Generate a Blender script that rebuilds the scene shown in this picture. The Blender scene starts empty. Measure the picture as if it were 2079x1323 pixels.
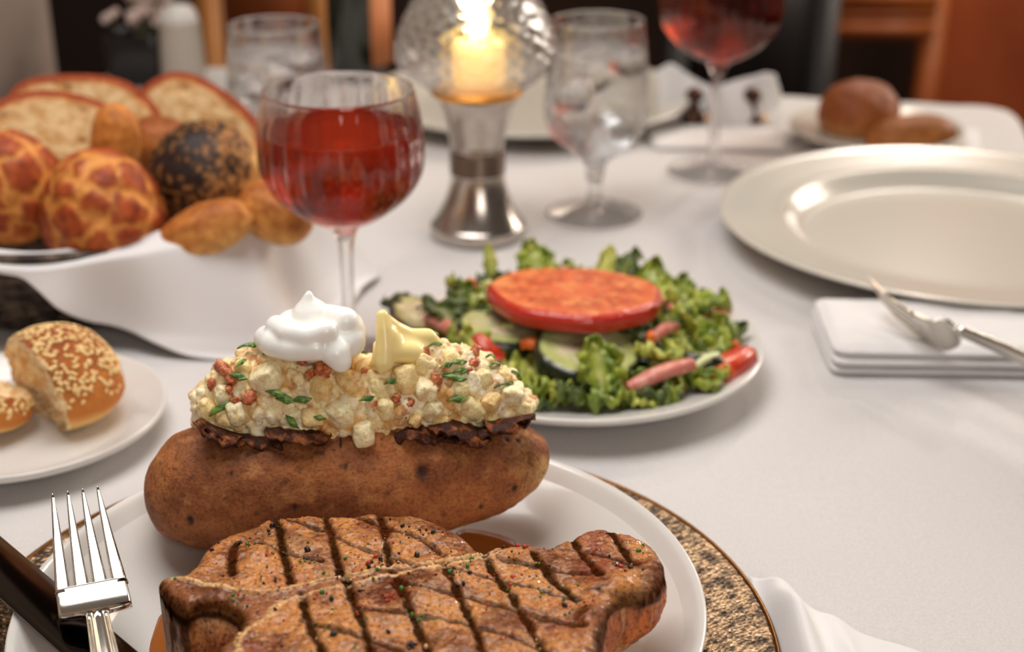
import bpy, bmesh, math, random
import numpy as np
from mathutils import Vector, Matrix

random.seed(7); RNG = np.random.default_rng(7)
D = bpy.data; S = bpy.context.scene; COL = S.collection
PI = math.pi

# ------------------------------------------------------------------ camera, world, lights, exposure
CAM_H = 0.34; PITCH = math.radians(23.2); FPX = 2900.0; CX, CY = 1039.5, 661.5
cam_d = D.cameras.new('camera'); cam = D.objects.new('camera', cam_d); COL.objects.link(cam)
cam.location = (0, 0, CAM_H); cam.rotation_euler = (PI/2 - PITCH, 0, 0)
cam_d.sensor_width = 36; cam_d.lens = FPX/2079*36; cam_d.clip_start = .02
cam_d.dof.use_dof = True; cam_d.dof.focus_distance = 0.55; cam_d.dof.aperture_fstop = 6.6
S.camera = cam

def kelvin_rgb(c): return c
def area(name, loc, target, size, power, color=(1, 1, 1), size_y=None):
    l = D.lights.new(name, 'AREA'); l.size = size; l.energy = power; l.color = color
    if size_y: l.shape = 'RECTANGLE'; l.size_y = size_y
    o = D.objects.new(name, l); COL.objects.link(o); o.location = loc
    o.rotation_euler = (Vector(target) - Vector(loc)).to_track_quat('-Z', 'Y').to_euler()
    return o
area('key_light', (1.55, 1.95, .80), (0.0, .60, 0.03), .7, 22, (1, .88, .75))
area('ceiling_light', (-.16, .70, .84), (-.12, .64, 0), .55, 7.2, (1, .97, .945))
area('front_light', (.35, -.65, .62), (-.0, .45, 0), .5, 5.2, (1, .93, .86))
area('added_glint_light', (.62, 2.05, .78), (0, .7, .05), .045, 3.2, (1, .90, .78))  # small unseen light, added for glints on glass and meat
area('added_wall_fill', (.3, 2.3, 1.6), (.4, 3.0, -.4), .5, 15, (1, .80, .62))  # unseen fill, added to brighten the walls at the back
W = D.worlds.new('world'); S.world = W; W.use_nodes = True
W.node_tree.nodes['Background'].inputs[0].default_value = (.50, .40, .33, 1)
W.node_tree.nodes['Background'].inputs[1].default_value = .20
S.view_settings.view_transform = 'Standard'; S.view_settings.look = 'None'
S.view_settings.gamma = 1; S.view_settings.use_curve_mapping = False
S.view_settings.exposure = 0.0

# ------------------------------------------------------------------ helpers
cp, sp = math.cos(PITCH), math.sin(PITCH)
def P(x, y, z=0.0, Y=None):
    """world point seen at photo pixel x, y on the height z (or at the distance Y)"""
    d = np.array([(x-CX)/FPX, cp+(CY-y)/FPX*sp, -sp+(CY-y)/FPX*cp])
    t = (z-CAM_H)/d[2] if Y is None else Y/d[1]
    return np.array([0, 0, CAM_H]) + t*d
def PL(pts, z): return np.array([P(x, y, z) for x, y in pts])

def lin(c):
    c = np.array(c, float)/255
    return np.where(c <= .04045, c/12.92, ((c+.055)/1.055)**2.4)
def rgba(c): return (*lin(c), 1)

_pt = RNG.permutation(256); _pt = np.concatenate([_pt, _pt, _pt])
_gr = RNG.normal(size=(256, 3)); _gr /= np.linalg.norm(_gr, axis=1)[:, None]
def perlin(p):
    p = np.asarray(p, float); i = np.floor(p).astype(int); f = p-i; i &= 255
    u = f*f*f*(f*(f*6-15)+10); r = 0
    for dx in (0, 1):
        for dy in (0, 1):
            for dz in (0, 1):
                g = _gr[_pt[_pt[_pt[(i[:, 0]+dx) & 255]+((i[:, 1]+dy) & 255)]+((i[:, 2]+dz) & 255)]]
                w = (u[:, 0] if dx else 1-u[:, 0])*(u[:, 1] if dy else 1-u[:, 1])*(u[:, 2] if dz else 1-u[:, 2])
                r = r + w*(g*(f-[dx, dy, dz])).sum(1)
    return r*1.5
def fbm(p, octv=4, off=0.0):
    p = np.asarray(p, float)+off; a, r = 1.0, 0
    for k in range(octv): r = r+a*perlin(p); p = p*2.03+11.7; a *= .5
    return r
def sstep(a, b, x): t = np.clip((x-a)/(b-a), 0, 1); return t*t*(3-2*t)
def mixc(a, b, t): return a+(b-a)*np.asarray(t)[:, None]

def mesh(name, V, F, mat=None, col=None, smooth=True):
    me = D.meshes.new(name)
    V = np.asarray(V, float); F = F if isinstance(F, list) else F.tolist()
    tri = np.array([(f[0], f[k], f[k+1]) for f in F for k in range(1, len(f)-1)]); v0 = V-V.mean(0)
    if np.einsum('ij,ij->i', v0[tri[:, 0]], np.cross(v0[tri[:, 1]], v0[tri[:, 2]])).sum() < 0: F = [tuple(f)[::-1] for f in F]   # outward normals
    me.from_pydata(V.tolist(), [], F)
    if smooth: me.polygons.foreach_set('use_smooth', [True]*len(me.polygons))
    if mat: me.materials.append(mat)
    if col is not None:
        a = me.color_attributes.new('Col', 'FLOAT_COLOR', 'POINT')
        c = np.ones((len(V), 4)); c[:, :3] = np.clip(col, 0, 1); a.data.foreach_set('color', c.ravel())
    me.update(); return me
_base = {}
def world_base(o):
    b = np.zeros(3)
    while o is not None: b = b+_base.get(o.name, np.zeros(3)); o = o.parent
    return b
def thing(name, label, cat, loc=(0, 0, 0), group=None):
    o = D.objects.new(name, None); COL.objects.link(o); o.location = loc; o.empty_display_size = .01
    o['label'] = label; o['category'] = cat
    if group: o['group'] = group
    _base[o.name] = np.array(loc, float); return o
def part(name, VF, mat, parent, col=None, local=False, smooth=True, kind=None, label=None):
    """one mesh object under parent; VF in world coordinates unless local"""
    V, F = VF; V = np.asarray(V, float)
    if not local: V = V-world_base(parent)
    o = D.objects.new(name, mesh(name, V, F, mat, col, smooth)); COL.objects.link(o); o.parent = parent
    if kind: o['kind'] = kind
    if label: o['label'] = label
    return o
def single(name, VF, mat, label, cat, loc=None, col=None, group=None, kind=None, smooth=True):
    V, F = VF; V = np.asarray(V, float)
    if loc is None: loc = [V[:, 0].mean(), V[:, 1].mean(), V[:, 2].min()]
    o = D.objects.new(name, mesh(name, V-np.array(loc), F, mat, col, smooth)); COL.objects.link(o); o.location = loc
    o['label'] = label; o['category'] = cat
    if group: o['group'] = group
    if kind: o['kind'] = kind
    _base[o.name] = np.array(loc, float); return o
def struct(name, VF, mat, col=None, smooth=False):
    V, F = VF
    o = D.objects.new(name, mesh(name, V, F, mat, col, smooth)); COL.objects.link(o); o['kind'] = 'structure'; _base[o.name] = np.zeros(3)
    return o
def copy_tree(o, parent=None, loc=None, rz=None, label=None):
    c = o.copy(); COL.objects.link(c); c.parent = parent
    if loc is not None: c.location = loc; _base[c.name] = np.array(loc, float)
    if rz is not None: c.rotation_euler = (0, 0, rz)
    if label: c['label'] = label
    for ch in [x for x in D.objects if x.parent == o]: copy_tree(ch, c)
    return c

def join(lst):
    V, F, n = [], [], 0
    for v, f in lst:
        V.append(v); F += [tuple(int(i)+n for i in q) for q in f]; n += len(v)
    return np.concatenate(V), F
def box(x0, x1, y0, y1, z0, z1, bev=.0):
    bm = bmesh.new(); bmesh.ops.create_cube(bm, size=1)
    for v in bm.verts: v.co = Vector(((x0+x1)/2+v.co.x*(x1-x0), (y0+y1)/2+v.co.y*(y1-y0), (z0+z1)/2+v.co.z*(z1-z0)))
    if bev: bmesh.ops.bevel(bm, geom=bm.edges[:], offset=bev, segments=3, affect='EDGES')
    return from_bm(bm)
def from_bm(bm):
    bm.verts.index_update()
    r = (np.array([v.co[:] for v in bm.verts]), [tuple(v.index for v in f.verts) for f in bm.faces]); bm.free(); return r
def grid_faces(nu, nv, wu=False, wv=False):
    F = []
    for i in range(nu if wu else nu-1):
        for j in range(nv if wv else nv-1):
            a, b = i, (i+1) % nu; c, d = j, (j+1) % nv
            F.append((a*nv+c, b*nv+c, b*nv+d, a*nv+d))
    return F
def loft(rings, caps=True):
    """rings: list of (n,3) closed cross-sections"""
    n = len(rings[0]); V = np.concatenate(rings); F = grid_faces(len(rings), n, False, True)
    if caps: F = F+[tuple(range(n-1, -1, -1)), tuple(range((len(rings)-1)*n, len(rings)*n))]
    return V, F
def ring(c, ax, ay, hx, hy, n=16, e=2.0, rot=0):
    t = np.linspace(0, 2*PI, n, endpoint=False)+rot
    cx = np.sign(np.cos(t))*np.abs(np.cos(t))**(2/e); cy = np.sign(np.sin(t))*np.abs(np.sin(t))**(2/e)
    return np.array(c)+np.outer(cx*hx, ax)+np.outer(cy*hy, ay)
def tube(pts, rad, n=8, closed=False, up=(0, 0, 1)):
    pts = np.asarray(pts, float); rad = np.broadcast_to(rad, len(pts)); R = []
    for i in range(len(pts)):
        a = pts[(i-1) % len(pts)] if (closed or i) else pts[i]; b = pts[(i+1) % len(pts)] if (closed or i < len(pts)-1) else pts[i]
        t = b-a; t = t/(np.linalg.norm(t)+1e-12); u = np.array(up, float); s = np.cross(t, u)
        if np.linalg.norm(s) < 1e-3: s = np.cross(t, [1, 0, 0])
        s /= np.linalg.norm(s); v = np.cross(s, t); R.append(ring(pts[i], s, v, rad[i], rad[i], n))
    if closed: return np.concatenate(R), grid_faces(len(R), n, True, True)
    return loft(R)
def smooth_profile(pts, k=6):
    p = np.array(pts, float); out = []
    q = np.vstack([2*p[0]-p[1], p, 2*p[-1]-p[-2]])
    for i in range(1, len(q)-2):
        d = np.linalg.norm(q[i+1]-q[i]); 
        for t in np.linspace(0, 1, k, endpoint=False):
            a, b, c, e = q[i-1], q[i], q[i+1], q[i+2]
            # centripetal-ish: limit tangents
            m1 = (c-a)/2; m2 = (e-b)/2
            for m, dd in ((m1, d), (m2, d)):
                L = np.linalg.norm(m)
                if L > dd: m *= dd/L
            h1 = 2*t**3-3*t**2+1; h2 = t**3-2*t**2+t; h3 = -2*t**3+3*t**2; h4 = t**3-t**2
            out.append(h1*b+h2*m1+h3*c+h4*m2)
    out.append(p[-1]); return np.array(out)
def lathe(prof, seg=64, c=(0, 0, 0), k=6, mod=None):
    """closed of revolution from (r,z) profile; ends on the axis are capped"""
    pr = smooth_profile(prof, k) if k else np.array(prof, float)
    pr[:, 0] = np.maximum(pr[:, 0], 0)
    th = np.linspace(0, 2*PI, seg, endpoint=False); V = []
    for r, z in pr:
        rr = np.full(seg, r)
        if mod is not None: rr = rr*mod(th, z, r)
        V.append(np.c_[rr*np.cos(th), rr*np.sin(th), np.full(seg, z)])
    F = grid_faces(len(pr), seg, False, True)
    F = F+[tuple(range(seg-1, -1, -1)), tuple(range((len(pr)-1)*seg, len(pr)*seg))]
    return np.concatenate(V)+np.array(c), F
_ico = {}
def ico(sub):
    if sub not in _ico:
        bm = bmesh.new(); bmesh.ops.create_icosphere(bm, subdivisions=sub, radius=1); _ico[sub] = from_bm(bm)
    V, F = _ico[sub]; return V.copy(), F
def rotm(rx, ry, rz): return np.array(Matrix.Rotation(rz, 3, 'Z') @ Matrix.Rotation(ry, 3, 'Y') @ Matrix.Rotation(rx, 3, 'X'))
def rand_rot(): return rotm(*(random.uniform(0, 2*PI) for _ in range(3)))
def blob(c, rad, sub=3, amp=.12, freq=1.5, off=None, R=None, boxy=0.0):
    V, F = ico(sub); off = random.uniform(0, 90) if off is None else off
    n = V.copy()
    if boxy: V = V/(np.abs(V).max(1)[:, None]**boxy)
    V = V*(1+amp*fbm(n*freq, 3, off))[:, None]*np.array(rad)
    if R is not None: V = V@R.T
    return V+np.array(c), F
def pdist(pts, poly, closed=False):
    """distance of (n,2) points to a polyline, and the nearest point on it"""
    a = np.asarray(poly, float)[:, :2]; b = np.roll(a, -1, 0) if closed else a[1:]
    if not closed: a = a[:-1]
    best = np.full(len(pts), 1e9); near = np.zeros((len(pts), 2))
    for p, q in zip(a, b):
        d = q-p; L = (d*d).sum()+1e-18; t = np.clip(((pts-p)@d)/L, 0, 1)
        n = p+t[:, None]*d; dd = np.hypot(*(pts-n).T); m = dd < best; best[m] = dd[m]; near[m] = n[m]
    return best, near
def inside(pts, poly):
    x, y = pts.T; r = np.zeros(len(pts), bool); a = np.asarray(poly)[:, :2]
    for (x1, y1), (x2, y2) in zip(a, np.roll(a, -1, 0)):
        if y1 == y2: continue
        c = ((y1 > y) != (y2 > y)) & (x < (x2-x1)*(y-y1)/(y2-y1)+x1); r ^= c
    return r
def dense(poly, step, closed=True):
    p = np.asarray(poly, float); q = np.roll(p, -1, 0) if closed else p[1:]; out = []
    for a, b in zip(p if closed else p[:-1], q):
        n = max(1, int(np.linalg.norm(b-a)/step)); out += [a+(b-a)*i/n for i in range(n)]
    return np.array(out)
def smooth_poly(p, it=2):
    p = np.asarray(p, float)
    for _ in range(it):
        n = np.roll(p, -1, 0); p = np.stack([.75*p+.25*n, .25*p+.75*n], 1).reshape(-1, p.shape[1])
    return p
def slab(poly, res, topz, side, close=True):
    """solid from an outline in x,y: top height topz(x,y,sd) and side rings [(outset, z or callable)].
    returns V, F, info(sd per vertex, ring index per vertex, side s in 0..1)"""
    poly = np.asarray(poly)[:, :2]; lo = poly.min(0)-res*2; hi = poly.max(0)+res*2
    nx, ny = (np.ceil((hi-lo)/res)+1).astype(int)
    X, Y = np.meshgrid(lo[0]+np.arange(nx)*res, lo[1]+np.arange(ny)*res, indexing='ij')
    g = np.c_[X.ravel(), Y.ravel()]; ins = inside(g, poly)
    I = ins.reshape(nx, ny); keep = I[:-1, :-1] | I[1:, :-1] | I[:-1, 1:] | I[1:, 1:]
    ci, cj = np.nonzero(keep); q = np.c_[ci*ny+cj, (ci+1)*ny+cj, (ci+1)*ny+cj+1, ci*ny+cj+1]
    used = np.unique(q); remap = np.full(nx*ny, -1); remap[used] = np.arange(len(used)); q = remap[q]
    xy = g[used]; isin = ins[used]; d, near = pdist(xy, poly, True); xy[~isin] = near[~isin]; sd = np.where(isin, d, 0)
    E = np.concatenate([q[:, [0, 1]], q[:, [1, 2]], q[:, [2, 3]], q[:, [3, 0]]])
    key = {}; 
    es = np.sort(E, 1); code = es[:, 0]*len(used)+es[:, 1]; u, idx, cnt = np.unique(code, return_index=True, return_counts=True)
    be = E[idx[cnt == 1]]; nxt = {int(a): int(b) for a, b in be}
    start = next(iter(nxt)); loop = [start]; v = nxt[start]
    while v != start and len(loop) < len(nxt)+2: loop.append(v); v = nxt[v]
    loop = np.array(loop); L = xy[loop]
    for _ in range(3): L = .5*L+.25*(np.roll(L, 1, 0)+np.roll(L, -1, 0))
    xy[loop] = L; sd[loop] = 0
    t = np.roll(L, -3, 0)-np.roll(L, 3, 0); nrm = np.c_[t[:, 1], -t[:, 0]]; nrm /= np.linalg.norm(nrm, axis=1)[:, None]+1e-12
    for _ in range(4): nrm = .5*nrm+.25*(np.roll(nrm, 1, 0)+np.roll(nrm, -1, 0))
    z = topz(xy[:, 0], xy[:, 1], sd); V = [np.c_[xy, z]]; F = [tuple(r) for r in q.tolist()]
    base = len(used); prev = loop; zt = z[loop]; n = len(loop); ringid = [np.full(base, -1)]; nall = [np.tile([0, 0, 1.], (base, 1))]
    for k, (o, zz) in enumerate(side):
        zz = zz(L[:, 0], L[:, 1], zt) if callable(zz) else np.full(n, zz)
        o = o(L[:, 0], L[:, 1]) if callable(o) else np.full(n, o)
        V.append(np.c_[L+nrm*o[:, None], zz]); cur = base+np.arange(n)
        m = np.roll(prev, -1); c2 = np.roll(cur, -1)
        F += list(zip(prev.tolist(), cur.tolist(), c2.tolist(), m.tolist()))
        F[-n:] = [(a, b, c, d) for a, b, c, d in F[-n:]]
        base += n; prev = cur; ringid.append(np.full(n, k)); nall.append(np.c_[nrm, np.zeros(n)])
    if close: F.append(tuple(prev.tolist()))
    sdall = np.concatenate([sd]+[np.full(n, -.001*(k+1)) for k in range(len(side))])
    return np.concatenate(V), F, dict(sd=sdall, ring=np.concatenate(ringid), nrm=np.concatenate(nall), nloop=n)
def vox(parts, size, smooth=4, factor=.5):
    """union of closed meshes by voxel remesh, then smoothed"""
    V, F = join(parts); me = mesh('tmp', V, F); o = D.objects.new('tmp', me); COL.objects.link(o)
    m = o.modifiers.new('r', 'REMESH'); m.mode = 'VOXEL'; m.voxel_size = size
    if smooth: s = o.modifiers.new('s', 'SMOOTH'); s.factor = factor; s.iterations = smooth
    dg = bpy.context.evaluated_depsgraph_get(); dg.update(); e = o.evaluated_get(dg); m2 = D.meshes.new_from_object(e)
    n = len(m2.vertices); v = np.empty(n*3); m2.vertices.foreach_get('co', v); f = [tuple(p.vertices) for p in m2.polygons]
    D.objects.remove(o); D.meshes.remove(me); D.meshes.remove(m2); return v.reshape(-1, 3), f
def capsule(path, n=12):
    """closed chain of overlapping balls along [(x,y,z,r)]"""
    out = []; path = np.asarray(path, float)
    for a, b in zip(path[:-1], path[1:]):
        k = max(2, int(np.linalg.norm(b[:3]-a[:3])/(min(a[3], b[3])*.3)))
        for t in np.linspace(0, 1, k): 
            c = a+(b-a)*t; v, f = ico(3 if c[3] > .004 else 2); out.append((v*c[3]+c[:3], f))
    return out

# ------------------------------------------------------------------ materials
_M = {}
def mat(name, color=(200, 200, 200), rough=.5, metal=0, attr=False, noise=None, bump=None, bump2=None, **kw):
    """procedural principled material. attr: colour from the mesh; noise=(scale, colour2, lo, hi); bump=(scale, distance)"""
    if name in _M: return _M[name]
    m = D.materials.new(name); m.use_nodes = True; nt = m.node_tree; N = nt.nodes; L = nt.links; b = N['Principled BSDF']
    b.inputs['Roughness'].default_value = rough; b.inputs['Metallic'].default_value = metal
    b.inputs['Base Color'].default_value = rgba(color)
    tc = N.new('ShaderNodeTexCoord'); src = None
    if attr:
        a = N.new('ShaderNodeAttribute'); a.attribute_name = 'Col'; src = a.outputs['Color']
    if noise:
        sc, c2, lo, hi = noise[:4]; nz = N.new('ShaderNodeTexNoise'); nz.inputs['Scale'].default_value = sc; nz.inputs['Detail'].default_value = 5
        L.new(tc.outputs['Object'], nz.inputs['Vector']); r = N.new('ShaderNodeMapRange')
        r.inputs['From Min'].default_value = lo; r.inputs['From Max'].default_value = hi; L.new(nz.outputs['Fac'], r.inputs['Value'])
        mx = N.new('ShaderNodeMix'); mx.data_type = 'RGBA'; L.new(r.outputs['Result'], mx.inputs['Factor'])
        if attr:
            mx.blend_type = 'MULTIPLY'; L.new(src, mx.inputs['A'])
        else: mx.inputs['A'].default_value = rgba(color)
        mx.inputs['B'].default_value = rgba(c2); src = mx.outputs['Result']
    if src: L.new(src, b.inputs['Base Color'])
    last = None
    for bp in (bump, bump2):
        if not bp: continue
        if len(bp) > 2 and bp[2] == 'voronoi':
            nz = N.new('ShaderNodeTexVoronoi'); nz.inputs['Scale'].default_value = bp[0]; out = nz.outputs['Distance']
        else:
            nz = N.new('ShaderNodeTexNoise'); nz.inputs['Scale'].default_value = bp[0]; nz.inputs['Detail'].default_value = 4; out = nz.outputs['Fac']
        L.new(tc.outputs['Object'], nz.inputs['Vector'])
        bn = N.new('ShaderNodeBump'); bn.inputs['Distance'].default_value = bp[1]; bn.inputs['Strength'].default_value = 1
        L.new(out, bn.inputs['Height'])
        if last: L.new(last, bn.inputs['Normal'])
        last = bn.outputs['Normal']
    if last: L.new(last, b.inputs['Normal'])
    for k, v in kw.items():
        k = k.replace('_', ' ')
        if k == 'SSS': b.inputs['Subsurface Weight'].default_value = v[0]; b.inputs['Subsurface Scale'].default_value = v[1]; b.inputs['Subsurface Radius'].default_value = (1, .5, .25); continue
        b.inputs[k].default_value = v
    _M[name] = m; return m
PORC = mat('white_porcelain', (214, 210, 204), .18, SSS=(.0, .01), Coat_Weight=.3)
PORC2 = mat('cream_porcelain', (200, 194, 182), .22, Coat_Weight=.2)
CLOTH = mat('table_linen', (208, 204, 202), .9, noise=(900, (198, 194, 192), .35, .65), bump=(1500, .0001), Sheen_Weight=.2)
NAPK = mat('napkin_linen', (222, 219, 218), .85, bump=(1800, .00008), Sheen_Weight=.2)
STEEL = mat('polished_steel', (205, 200, 190), .12, 1, bump=(60, .00005))
STEELD = mat('satin_silver', (190, 182, 174), .22, 1, noise=(120, (180, 170, 162), .45, .6))
def see_through(m, k, tint=(255, 255, 255)):
    """thin clear material: part of the light passes straight on, the rest refracts and reflects"""
    nt = m.node_tree; N = nt.nodes; b = N['Principled BSDF']; t = N.new('ShaderNodeBsdfTransparent'); t.inputs[0].default_value = rgba(tint)
    x = N.new('ShaderNodeMixShader'); x.inputs[0].default_value = k; nt.links.new(b.outputs[0], x.inputs[1]); nt.links.new(t.outputs[0], x.inputs[2])
    nt.links.new(x.outputs[0], N['Material Output'].inputs['Surface']); return m
GLASS = see_through(mat('clear_glass', (255, 255, 255), 0.0, Transmission_Weight=1.0, IOR=1.48), .35)
WATER = see_through(mat('water', (255, 255, 255), 0.0, Transmission_Weight=1.0, IOR=1.33), .25)
ICE = mat('ice', (250, 250, 250), .04, Transmission_Weight=1.0, IOR=1.2, bump=(120, .0012))
WINE = see_through(mat('rose_wine', (208, 70, 26), 0.0, Transmission_Weight=1.0, IOR=1.34), .35, (170, 52, 22))
BREAD = mat('bread_crust', attr=True, rough=.55, noise=(160, (205, 190, 170), .4, .7), bump=(350, .0005), Specular_IOR_Level=.28)
CRUMB = mat('bread_crumb', attr=True, rough=.9, bump=(260, .0012), SSS=(.15, .003))
ORG = mat('moist_food', attr=True, rough=.38, bump=(500, .0003), SSS=(.25, .004))

# ================================================================== THE SETTING
TC = np.array([.474, 1.325]); E1 = np.array([-.9784, .2066]); E2 = np.array([-.2066, -.9784])
def wood(name, c1, c2, rough=.45, sc=6): 
    m = mat(name, c1, rough, noise=(sc, c2, .35, .65), bump=(40, .0006)); return m
struct('floor', box(-4, 4, -2, 5.2, -.80, -.75), mat('dark_carpet', (52, 36, 30), .9, noise=(8, (34, 24, 22), .4, .6)))
struct('wall_back', box(-4, 4, 3.6, 3.7, -.75, 2.2), mat('dark_brown_wall', (70, 42, 30), .8, noise=(3, (46, 30, 24), .4, .6)))
wr = P(1895, 100, 0, Y=2.7)
struct('wall_right', box(wr[0], 3.2, 2.7, 2.82, -.75, 2.2, .01), mat('orange_wall', (186, 88, 36), .7, noise=(3, (156, 68, 28), .4, .6)))
w0 = TC+E1*(.90+.045)+E2*.075; wq = [w0, w0+E2*1.9, w0+E2*1.9+E1*.12, w0+E1*.12]
struct('wall_left', (np.array([[*p, z] for z in (-.75, 1.4) for p in wq]), [(3, 2, 1, 0), (4, 5, 6, 7), (0, 1, 5, 4), (1, 2, 6, 5), (2, 3, 7, 6), (3, 0, 4, 7)]), mat('taupe_wall', (128, 112, 101), .8, noise=(4, (136, 120, 110), .4, .6)))

# table and cloth
tb = thing('dining_table', 'wooden table carrying the white cloth', 'table', (TC[0]-.5, TC[1]-.75, -.75))
def quadbox(c, h1, h2, z0, z1):
    pts = [c+E1*a*h1+E2*b*h2 for a, b in ((-1, -1), (1, -1), (1, 1), (-1, 1))]
    V = np.array([[*p, z] for z in (z0, z1) for p in pts]); return V, [(3, 2, 1, 0), (4, 5, 6, 7), (0, 1, 5, 4), (1, 2, 6, 5), (2, 3, 7, 6), (3, 0, 4, 7)]
TW, TL = .90, 1.75; tcen = TC+E1*TW/2+E2*TL/2
TWOOD = wood('table_wood', (110, 66, 38), (78, 44, 26))
part('tabletop', quadbox(tcen, TW/2-.006, TL/2-.006, -.035, -.0035), TWOOD, tb, smooth=False)
for sgn in (-1, 1):
    c = tcen+E2*sgn*.45
    part('pedestal', lathe([(.05, -.72), (.035, -.6), (.04, -.3), (.06, -.036)], 20, (c[0], c[1], 0)), TWOOD, tb)
    part('foot', quadbox(c, .28, .035, -.75, -.72), TWOOD, tb, smooth=False)
cp_ = [TC+E1*a+E2*b for a, b in ((0, 0), (TW, 0), (TW, TL), (0, TL))]
def round_corner(ps, r, n=8):
    out = []
    for i, p in enumerate(ps):
        a = ps[i-1]-p; b = ps[(i+1) % len(ps)]-p; a /= np.linalg.norm(a); b /= np.linalg.norm(b)
        for t in np.linspace(0, 1, n): out.append(p+a*r*(1-t)**2+b*r*t**2)
    return np.array(out)
def tz(x, y, sd): return -.0035*(1-sstep(0, .012, sd))+.0009*(fbm(np.c_[x*5, y*5, x*0], 3)-.2)*sstep(0, .05, sd)*sstep(1.1, .6, y)
def fold(k): return lambda x, y: .004+k*(.5+.5*np.sin(np.arctan2(y-tcen[1], x-tcen[0])*46))
V, F, inf = slab(round_corner(cp_, .03), .012, tz, [(.003, -.006), (fold(.004), -.03), (fold(.012), -.08), (fold(.02), -.16), (fold(.028), -.26)], close=False)
single('tablecloth', (V, F), CLOTH, 'white linen tablecloth spread over the whole dining table', 'tablecloth', loc=(tcen[0], tcen[1], 0))

# ================================================================== PLATES
def plate_prof(R, h, w=.68, foot=.55, t=.003, zw=.004):
    return [(0, t*.5), (R*foot*.9, t*.5), (R*foot, 0), (R*(foot+.04), .0005), (R*(foot+.08), t), (R*.86, h*.55), (R*.985, h-.003), (R, h-.001), (R*.992, h+.0008), (R*.96, h), (R*(w+.12), h*.62+.001), (R*w, zw+.0012), (R*(w-.1), zw), (0, zw)]
DC = np.array([-.0570, .4622])
ch = thing('charger_plate', 'hammered bronze and silver charger plate under the steak plate', 'plate', (DC[0], DC[1], .0015))
part('plate_body', lathe([(0, 0), (.10, 0), (.112, .001), (.135, .0045), (.157, .0065), (.1592, .008), (.157, .0092), (.135, .0075), (.112, .0055), (.10, .0045), (0, .0045)], 128), mat('hammered_bronze', (176, 148, 116), .36, .8, noise=(190, (84, 70, 58), .42, .6), bump=(420, .0006, 'voronoi'), bump2=(180, .0006)), ch, local=True)
th_ = np.linspace(0, 2*PI, 128, endpoint=False)
part('rim_band', tube(np.c_[.1592*np.cos(th_), .1592*np.sin(th_), np.full(128, .0085)], .0011, 8, True), mat('bronze_edge', (128, 86, 44), .3, 1), ch, local=True, label='thin polished bronze edge')
PZ = .0064   # foot of the dinner plate
def dplate_z(r): return PZ+.0045+.0185*np.clip((r-.088)/.042, 0, 1.05)**1.8
prof = [(0, .002), (.068, .002), (.071, 0), (.075, .0005), (.080, .0025), (.105, .008), (.126, .0205), (.1302, .0228), (.1306, .0238), (.1296, .0246), (.127, .0235)]
prof += [(r, float(dplate_z(r)-PZ)) for r in (.120, .112, .104, .096, .088)]+[(.05, .0045), (0, .0045)]
single('dinner_plate', lathe(prof, 160, (DC[0], DC[1], PZ)), PORC, 'round white coupe dinner plate holding the steak and stuffed potato', 'plate', loc=(DC[0], DC[1], PZ))
single('salad_plate', lathe(plate_prof(.1023, .019, .66, zw=.005), 128, (.0369, .7287, .001)), PORC, 'small round white plate heaped with salad', 'plate', loc=(.0369, .7287, .001))
single('serving_plate', lathe([(0, .0015), (.095, .0015), (.098, 0), (.104, .001), (.112, .005), (.145, .0135), (.1655, .0195), (.1675, .0208), (.1672, .022), (.165, .0222), (.158, .021), (.130, .0175), (.122, .0165), (.112, .0075), (.104, .0052), (0, .0048)], 160, (.3117, .9365, .001)), PORC2, 'large empty cream plate at the right side of the table', 'plate', loc=(.3117, .9365, .001))
single('setting_plate', lathe(plate_prof(.1493, .019, .70, zw=.005), 128, (.0167, 1.295, .001)), PORC2, 'large cream plate behind the candle lamp at the far side', 'plate', loc=(.0167, 1.285, .001))
single('bread_plate', lathe(plate_prof(.0746, .0145, .72, zw=.004), 128, (-.2518, .6506, .001)), PORC, 'small white bread plate with a torn sesame roll at the left', 'plate', loc=(-.2518, .6506, .001))
single('bread_plate', lathe(plate_prof(.0733, .012, .72, zw=.004), 96, (.3116, 1.1918, .0035)), PORC2, 'small bread plate with two brown rolls near the far corner', 'plate', loc=(.3116, 1.1918, .0035))

# ================================================================== STEAK
ZT = .056
top_px = [(316,1168),(345,1160),(376,1157),(398,1138),(406,1115),(440,1090),(480,1068),(520,1054),(562,1042),(620,1037),(700,1035),(780,1033),(840,1036),(880,1050),(908,1062),(938,1078),(960,1096),(968,1110),(985,1113),(1010,1105),(1060,1099),(1095,1101),(1125,1094),(1160,1080),(1205,1068),(1245,1067),(1292,1079),(1330,1100),(1348,1132),(1350,1160),(1335,1190),(1298,1206),(1262,1214),(1240,1228),(1228,1262),(1218,1300),(1200,1350),(1150,1420),(1050,1490),(900,1520),(700,1500),(560,1450),(470,1380),(440,1330),(436,1302),(452,1291),(478,1276),(489,1256),(484,1238),(466,1224),(438,1216),(408,1214),(388,1222),(378,1230),(350,1206),(328,1186)]
poly = smooth_poly(PL(top_px, ZT)[:, :2], 1)
def LW(pts, z=ZT): return PL(pts, z)[:, :2]
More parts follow.
